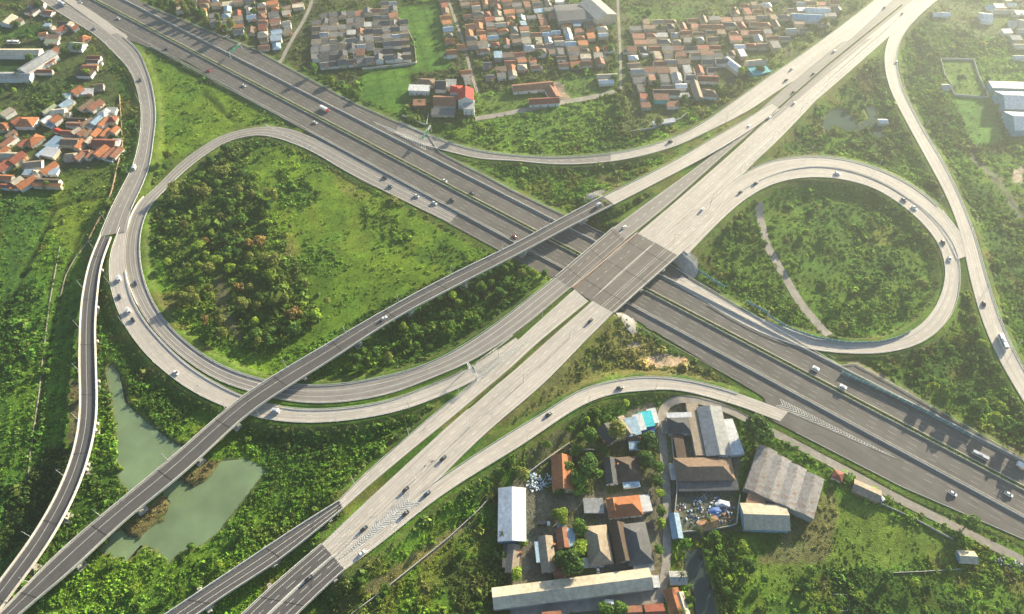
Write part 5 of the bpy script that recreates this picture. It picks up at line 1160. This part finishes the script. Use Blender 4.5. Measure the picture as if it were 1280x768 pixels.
wpath('garden_wall', 'low field wall below the mown grass at lower right', [(1105,717),(1150,715),(1200,712)], 1.0, M_leafrail)
wpath('plot_wall', 'pale wall round the square plot in the haze at upper right', [(1175,75),(1180,95),(1188,108),(1192,120),(1236,123),(1222,95),(1216,76),(1175,75)], 2, M_par)
wpath('garden_wall', 'wall on the right side of the village lane by the workshop', [(838,520),(840,560),(846,610),(842,650)], 2.2, M_par)
wpath('concrete_channel', 'long thin pale irrigation channel in the left fields', [(75,308),(70,335),(62,380),(56,430),(48,500),(42,540),(35,597)], .5, M_lane, .5, cat='channel')
wpath('concrete_channel', 'pale drain along the foot of the left viaduct', [(113,297),(95,322),(82,345),(76,370)], .5, M_lane, .5, cat='channel')
M_heap = [material('heap_'+n_, c, rough=.6, var=.2) for n_, c in (('white', (.5, .53, .56)), ('blue', (.05, .12, .34)), ('grey', (.2, .2, .2)), ('rust', (.3, .15, .08)), ('pale_blue', (.35, .5, .62)))]
def heap(label, pts, n, cols, s=(.2, .75), name='rubbish_heap'):
    mb = MB(); P_ = [tuple(gpt(x, y)) for x, y in pts]
    for k in range(n):
        x0, y0, z0 = random.choice(P_); x = x0+random.gauss(0, 1.8); y = y0+random.gauss(0, 1.8); q = random.uniform(*s)
        M = Matrix.Translation((x, y, float(zat(x, y))+random.uniform(0, .8))) @ Matrix.Rotation(random.uniform(0, 3), 4, (random.random(), random.random(), 1))
        mb.box(-q, q, -q*.6, q*.6, -q*.4, q*.4, m=random.choice(cols), M=M)
    return link(name, mb.mesh(name, M_heap), label=label, cat='heap', kind='stuff')
heap('heap of white and pale blue sacks left of the orange gabled house', [(665,595),(672,600),(678,606),(690,600),(668,608)], 150, [0, 4, 0])
heap('scrap and junk scattered over the scrap yard', [(862,640),(870,628),(880,622),(893,628),(905,640),(880,640),(868,650),(900,648),(912,645),(850,632)], 190, [2, 3, 0, 4, 2, 1])
heap('rubble along the service road at the lower right', [(1255,702),(1265,706),(1275,708)], 70, [2, 0, 2])
def tarp(label, pts, mi, z):
    mb = MB(); P_ = [gpt(x, y) for x, y in pts]; c = sum(P_, Vector())/len(P_); n = len(P_)
    for i in range(n):
        a, b = P_[i], P_[(i+1) % n]; mb.poly([(a.x, a.y, a.z-.3), (b.x, b.y, b.z-.3), (b.x, b.y, b.z+z*.5), (a.x, a.y, a.z+z*.5)]); mb.poly([(a.x, a.y, a.z+z*.5), (b.x, b.y, b.z+z*.5), (c.x, c.y, c.z+z)])
    link('tarpaulin', mb.mesh('tarpaulin', M_heap[mi]), label=label, cat='tarpaulin')
tarp('deep blue tarpaulin in the scrap yard', [(885,640),(890,635),(898,634),(902,640),(895,645),(887,643)], 1, 1.6)
tarp('crumpled white sheet in the scrap yard', [(893,630),(899,625),(911,628),(913,635),(904,634),(895,633)], 0, 1.6)
# small football goals frame on the rough grass at the bottom
wpath('field_fence', 'thin white fence square in the rough grass at lower right', [(1041,743),(1061,744),(1062,764),(1041,764)], .5, M_par, .25, cat='fence')
# ------------------------------------------------------------------ vehicles
def paint(n_, c, r=.35): return material(n_, c, rough=r, spec=.5, var=.04, coord='obj')
VP = {'white': paint('white_paint', (.75, .75, .73)), 'black': paint('black_paint', (.022, .024, .03)), 'dark blue': paint('dark_blue_paint', (.03, .05, .10)), 'red': paint('red_paint', (.5, .02, .04)), 'silver': paint('silver_paint', (.45, .46, .47)), 'dark red': paint('dark_red_paint', (.16, .03, .025)), 'grey': paint('grey_paint', (.16, .17, .18)), 'orange': paint('orange_paint', (.5, .2, .05))}
M_tyre = material('tyre_rubber', (.02, .02, .02), var=.1); M_lamp = material('headlight_lens', (.8, .8, .75), rough=.2, var=0); M_tail = material('tail_lens', (.35, .01, .01), rough=.3, var=0)
def hull(secs, name, mat, smooth=True):
    """loft of cross-sections (x, halfwidth bottom, halfwidth top, z0, z1)"""
    mb = MB(); ring_loft(mb, [[(x, -a, z0), (x, -a*1.02, (z0+z1)/2), (x, -b, z1), (x, b, z1), (x, a*1.02, (z0+z1)/2), (x, a, z0)] for x, a, b, z0, z1 in secs]); return mb.mesh(name, mat)
def wheels(t, xs, w_, r):
    for x in xs:
        for s in (-1, 1):
            mb = MB(); mb.tube((x, s*(w_-.22), r), (x, s*w_, r), r, r, 10); mb.f.append(tuple(range(9, -1, -1))); mb.m.append(0); link('wheel', mb.mesh('wheel', M_tyre), t)
def lights(t, xf, xr, w_, z):
    for s in (-1, 1):
        mb = MB(); mb.box(xf-.03, xf+.04, s*w_-.18, s*w_+.18, z-.08, z+.1); link('headlight', mb.mesh('headlight', M_lamp), t)
        mb = MB(); mb.box(xr-.04, xr+.03, s*w_-.15, s*w_+.15, z, z+.2); link('tail_light', mb.mesh('tail_light', M_tail), t)
def mk_car(c, suv=False):
    t = empty('car'); h = .15 if suv else 0
    link('body', hull([(-2.2, .75, .72, .35, .8+h), (-2.05, .86, .82, .25, .98+h), (-1.2, .9, .86, .22, 1.02+h), (.9, .9, .85, .22, .98+h), (1.9, .86, .78, .25, .82+h), (2.25, .7, .66, .35, .65+h)], 'body', VP[c]), t)
    e = -2.0 if suv else -1.75
    link('windows', hull([(e, .78, .66, .95+h, 1.05+h), (e+.45, .80, .64, .98+h, 1.44+h*1.6), (.1, .80, .66, .96+h, 1.48+h*1.6), (1.15, .78, .68, .9+h, .98+h)], 'windows', M_glass), t)
    link('roof_panel', hull([(e+.5, .6, .58, 1.42+h*1.6, 1.49+h*1.6), (-.6, .66, .63, 1.42+h*1.6, 1.55+h*1.6), (.1, .62, .58, 1.42+h*1.6, 1.52+h*1.6)], 'roof_panel', VP[c]), t)
    wheels(t, (-1.35, 1.4), .9, .34); lights(t, 2.2, -2.2, .6, .6+h); return t
def mk_truck(c, box='white', L=7.0):
    t = empty('truck'); x = L/2
    link('cab', hull([(x-1.9, 1.0, .98, .5, 2.3), (x-.5, 1.02, .96, .5, 2.35), (x-.1, 1.0, .92, .5, 1.5), (x, .95, .9, .5, 1.2)], 'cab', VP[c]), t)
    link('windscreen', hull([(x-.55, .9, .85, 1.45, 2.25), (x-.08, .9, .85, 1.4, 1.5)], 'windscreen', M_glass), t)
    mb = MB(); mb.box(-x, x-2.05, -1.1, 1.1, .9, 3.1); link('cargo_box', mb.mesh('cargo_box', VP[box]), t)
    mb = MB(); mb.box(-x+.1, x-.5, -.45, .45, .55, .88); link('chassis', mb.mesh('chassis', M_tyre), t)
    wheels(t, (-x+1.2, x-1.2), 1.05, .48); lights(t, x, -x, .75, .8); return t
def mk_bus(c, L=11.0):
    t = empty('bus'); x = L/2
    link('body', hull([(-x, 1.15, 1.1, .4, 2.9), (-x+.3, 1.25, 1.2, .35, 3.15), (x-.4, 1.25, 1.2, .35, 3.15), (x, 1.15, 1.05, .4, 2.7)], 'body', VP[c]), t)
    for s in (-1, 1): mb = MB(); mb.box(-x+.5, x-.5, s*1.262-.02, s*1.262+.02, 1.5, 2.5); link('window', mb.mesh('window', M_glass), t)
    mb = MB(); mb.box(x-.18, x+.03, -1.0, 1.0, 1.3, 2.6); link('windscreen', mb.mesh('windscreen', M_glass), t)
    mb = MB(); mb.box(-1.5, 1.2, -.7, .7, 3.12, 3.4); link('air_conditioner', mb.mesh('air_conditioner', VP['silver']), t)
    wheels(t, (-x+2.2, x-2.2), 1.22, .5); lights(t, x, -x, .9, .8); return t
def mk_moto():
    t = empty('motorcycle')
    mb = MB(); mb.hexa([(-.7, -.15, .5), (.5, -.15, .5), (.5, .15, .5), (-.7, .15, .5), (-.8, -.12, .85), (.45, -.1, .95), (.45, .1, .95), (-.8, .12, .85)]); mb.tube((.5, 0, .9), (.75, 0, .35), .05, .05, 5); mb.tube((.4, -.35, 1.05), (.4, .35, 1.05), .03, .03, 5)
    link('body', mb.mesh('body', VP['black']), t)
    for x in (-.6, .75): mb = MB(); mb.tube((x, -.07, .3), (x, .07, .3), .3, .3, 10); mb.f.append(tuple(range(9, -1, -1))); mb.m.append(0); link('wheel', mb.mesh('wheel', M_tyre), t)
    return t
PROTO = {}
MK = {'car': lambda c: mk_car(c), 'suv': lambda c: mk_car(c, True), 'truck': lambda c: mk_truck(c), 'btruck': lambda c: mk_truck(c, 'black'), 'otruck': lambda c: mk_truck(c, 'orange'), 'lorry': lambda c: mk_truck(c, 'white', 9.5), 'bus': lambda c: mk_bus(c), 'van': lambda c: mk_bus(c, 5.2), 'moto': lambda c: mk_moto()}
NAMES = {'car': ('car', 'car'), 'suv': ('car', 'car'), 'truck': ('truck', 'truck'), 'otruck': ('truck', 'truck'), 'btruck': ('truck', 'truck'), 'lorry': ('truck', 'truck'), 'bus': ('bus', 'bus'), 'van': ('van', 'van'), 'moto': ('motorcycle', 'motorcycle')}
def vehicle(kind, c, px, py, label, road=None, head=1, ang=None, sc_=1.0, lift=.1, z=None):
    key = (kind, c)
    if key not in PROTO: PROTO[key] = o = MK[kind](c)
    else: o = copy_tree(PROTO[key])
    o.name = NAMES[kind][0]
    if road == 'A':
        p = G(px, py, .6+.8); p = Vector((p[0], p[1], .6+.06)); a = math.atan2(MD[1], MD[0])
    elif road:
        L, R = EXT[road] if road in EXT else ROADS[road]; M = (L+R)/2; best = None; zz = M[:, 2].mean()
        for _ in range(3):
            p = G(px, py, zz+.8); i = int(np.argmin(np.hypot(M[:, 0]-p[0], M[:, 1]-p[1]))); zz = M[i, 2]
        d = M[min(i+1, len(M)-1)]-M[max(i-1, 0)]; a = math.atan2(d[1], d[0]); p = Vector((p[0], p[1], zz+lift))
    else:
        g = gpt(px, py); p = Vector((g.x, g.y, g.z+.25 if z is None else z)); a = R_(ang or 0)
    if ang is not None: a = R_(ang)
    o.location = p; o.rotation_euler = (0, 0, a if head > 0 else a+math.pi); o.scale = (sc_*(.85 if kind == 'van' else 1),)*3; tag(o, label, NAMES[kind][1]); return o
EXT = {'BR1': BR1, 'BR2': BR2, 'BR3': BR3}
V_ = vehicle
V_('suv','black',554,573,'black car on the wide highway just above the gore chevrons','Bse')
V_('suv','black',507,612,'black car on the highway beside the chevron tip','Bse')
V_('suv','dark blue',534,617,'dark blue car on the southern ramp right of the chevron nose','H')
V_('suv','black',507,642,'black car at the end of the southern ramp beside the chevrons','H')
V_('suv','black',455,661,'black car in the highway middle lane left of the chevrons','Bse')
V_('car','white',452,692,'white car on the lower right edge lane near the dark viaduct','Bse')
V_('suv','black',386,723,'dark car casting a long shadow on the bottom viaduct','Bsev')
V_('moto','black',531,583,'motorcycle between highway lanes, lower of two','Bse'); V_('moto','black',540,577,'motorcycle between highway lanes, upper of two','Bse')
V_('suv','black',738,401,'black car just southwest of the dark overpass spans','Bse')
V_('car','white',780,284,'white car on the northwest lanes just beyond the overpass','Cin2')
V_('suv','white',878,262,'white car on the pale lanes northeast of the overpass','Bup2', lift=.1)
V_('suv','black',775,485,'dark car at the top of the southern curved ramp','H')
V_('suv','black',686,518,'dark car on the southern curved ramp below the overpass slope','H')
V_('suv','white',480,398,'white car on the long flyover above the grassy loop','E', lift=.15)
V_('van','white',149,349,'white van with brown load at the top of the pale left loop','Cout'); V_('suv','dark blue',149,371,'dark blue car on the pale left loop below the white van','Cout')
V_('van','white',161,389,'white van halfway down the pale left loop','Cout'); V_('suv','black',166,400,'black car right behind the white van on the left loop','Cout')
V_('suv','white',220,466,'white car alone on the lower left bend of the pale loop','Cout'); V_('van','white',345,514,'long white van on the pale loop beside the flyover crossing','Cout')
V_('suv','dark blue',169,354,'dark blue car on the inner asphalt loop at the left','Cin')
V_('suv','dark blue',175,100,'dark car high on the top left ramp','F'); V_('van','white',168,210,'white van where the left ramp bends beside the loop entrance','F'); V_('car','dark blue',117,36,'dark car near the start of the top left ramp','F')
V_('bus','white',78,5,'white bus at the very top left of the ramp','F')
for k, px, py, c, lab in [('car',101,3,'white','small white car at the top edge of the motorway'), ('car',148,23,'white','white car on the motorway at the top left'), ('car',208,61,'dark blue','dark car in the shade near the top left motorway'), ('suv',261,88,'red','bright red car on the motorway'), ('car',305,107,'white','white car left of the median past the red car'),
    ('lorry',406,137,'red','red and white truck on the motorway beyond the median'), ('car',394,153,'white','white car near the median below the truck'), ('suv',556,226,'white','white car north of the median near the zebra wedge'), ('suv',590,242,'black','black car north of the median before the overpasses'), ('suv',565,250,'black','black car south of the median before the flyover'),
    ('suv',521,245,'white','white car on the southern side road, upper of two'), ('suv',543,254,'white','white car on the southern side road, lower of two'), ('car',481,222,'black','black car on the southern side road, left of a dark pair'), ('suv',488,233,'grey','grey car on the southern side road, right of a dark pair'), ('suv',661,317,'dark blue','dark car emerging below the flyover'), ('car',643,296,'dark red','dark red car just above the flyover'),
    ('van',1019,462,'white','white van on the motorway below the right loop'), ('van',1053,485,'white','white van beside the median east of the overpass'), ('bus',1225,570,'silver','silver bus on the motorway at the right edge'), ('suv',1191,617,'white','white car on the southern side road at the lower right'), ('suv',1261,618,'white','white car near the median at the lower right edge'), ('truck',1278,584,'grey','grey truck cut by the right edge')]:
    V_(k, c, px, py, lab, 'A', sc_=.8 if k == 'bus' else 1)
for px, py, c, lab in [(945,229,'black','dark car entering the right loop, upper of two'), (926,240,'black','dark car entering the right loop, lower of two'), (1047,217,'white','white car at the top of the right loop'), (1130,250,'dark blue','dark car on the upper right bend of the loop'), (1143,260,'white','white car just behind the dark one on the loop bend'), (1179,303,'black','dark car on the rightmost part of the loop'), (1187,324,'white','white van on the right of the loop below the dark car')]:
    V_('suv', c, px, py, lab, 'Din')
V_('suv','black',1230,380,'black car alone on the far right ramp','I'); V_('bus','white',1253,428,'white coach on the far right ramp','I'); V_('car','white',1121,78,'small white car on the bend of the far right ramp','I')
V_('suv','black',838,177,'dark car on the northern curved ramp','G')
for r, k, px, py, c, lab in [('Bup1','suv',936,158,'white','white car where the ramps join the northeast highway'), ('G','suv',990,86,'white','white car on the outer lane of the northeast highway'), ('Bup1','suv',1043,64,'white','white car far up the northeast highway'), ('G','suv',983,100,'black','dark car following the white one on the outer lane'), ('Bup1','suv',1017,92,'black','dark car in the middle of the northeast highway'),
    ('Bup2','suv',993,129,'white','white car on the pale northeast lanes'), ('Bup1','suv',992,115,'black','dark car next to the divider on the northeast highway'), ('Bup2','suv',962,139+8,'white','white car on the northeast lanes nearer the overpass'), ('Bup1','suv',1128,17,'black','dark truck shape at the top of the northeast highway'), ('Gm','suv',1106,9,'grey','grey car at the very top of the highway')]:
    V_(k, c, px, py, lab, r)
V_('van','silver',748,257,'light van at the upper end of the flyover deck','E', lift=.15)
V_('btruck','white',680,656,'dark truck with white cab parked in the dirt yard', ang=0); V_('car','white',747,712,'white car parked between the dark houses and the long shed', ang=95); V_('van','white',761,754,'white van on the lane below the long shed', ang=-5)
V_('bus','white',18,55,'white bus parked behind the school at the top left', ang=0); V_('car','white',285,47,'white car parked under trees by the motorway at top left', ang=0); V_('van','white',1099,624,'white van beside the small sandy shed', ang=-60)
#@@HAZE
hb = MB(); hb.box(-2700, 2700, -700, 2700, -4, 376)
hm = bpy.data.materials.new('haze_air'); hm.use_nodes = True; hn = hm.node_tree.nodes; hn.remove(hn['Principled BSDF'])
pv = hn.new('ShaderNodeVolumePrincipled'); pv.inputs['Color'].default_value = (0.90, 1.0, 0.98, 1); pv.inputs['Density'].default_value = HAZE; pv.inputs['Anisotropy'].default_value = 0.72
hm.node_tree.links.new(pv.outputs[0], hn['Material Output'].inputs['Volume'])
link('haze', hb.mesh('haze', hm), kind='stuff')
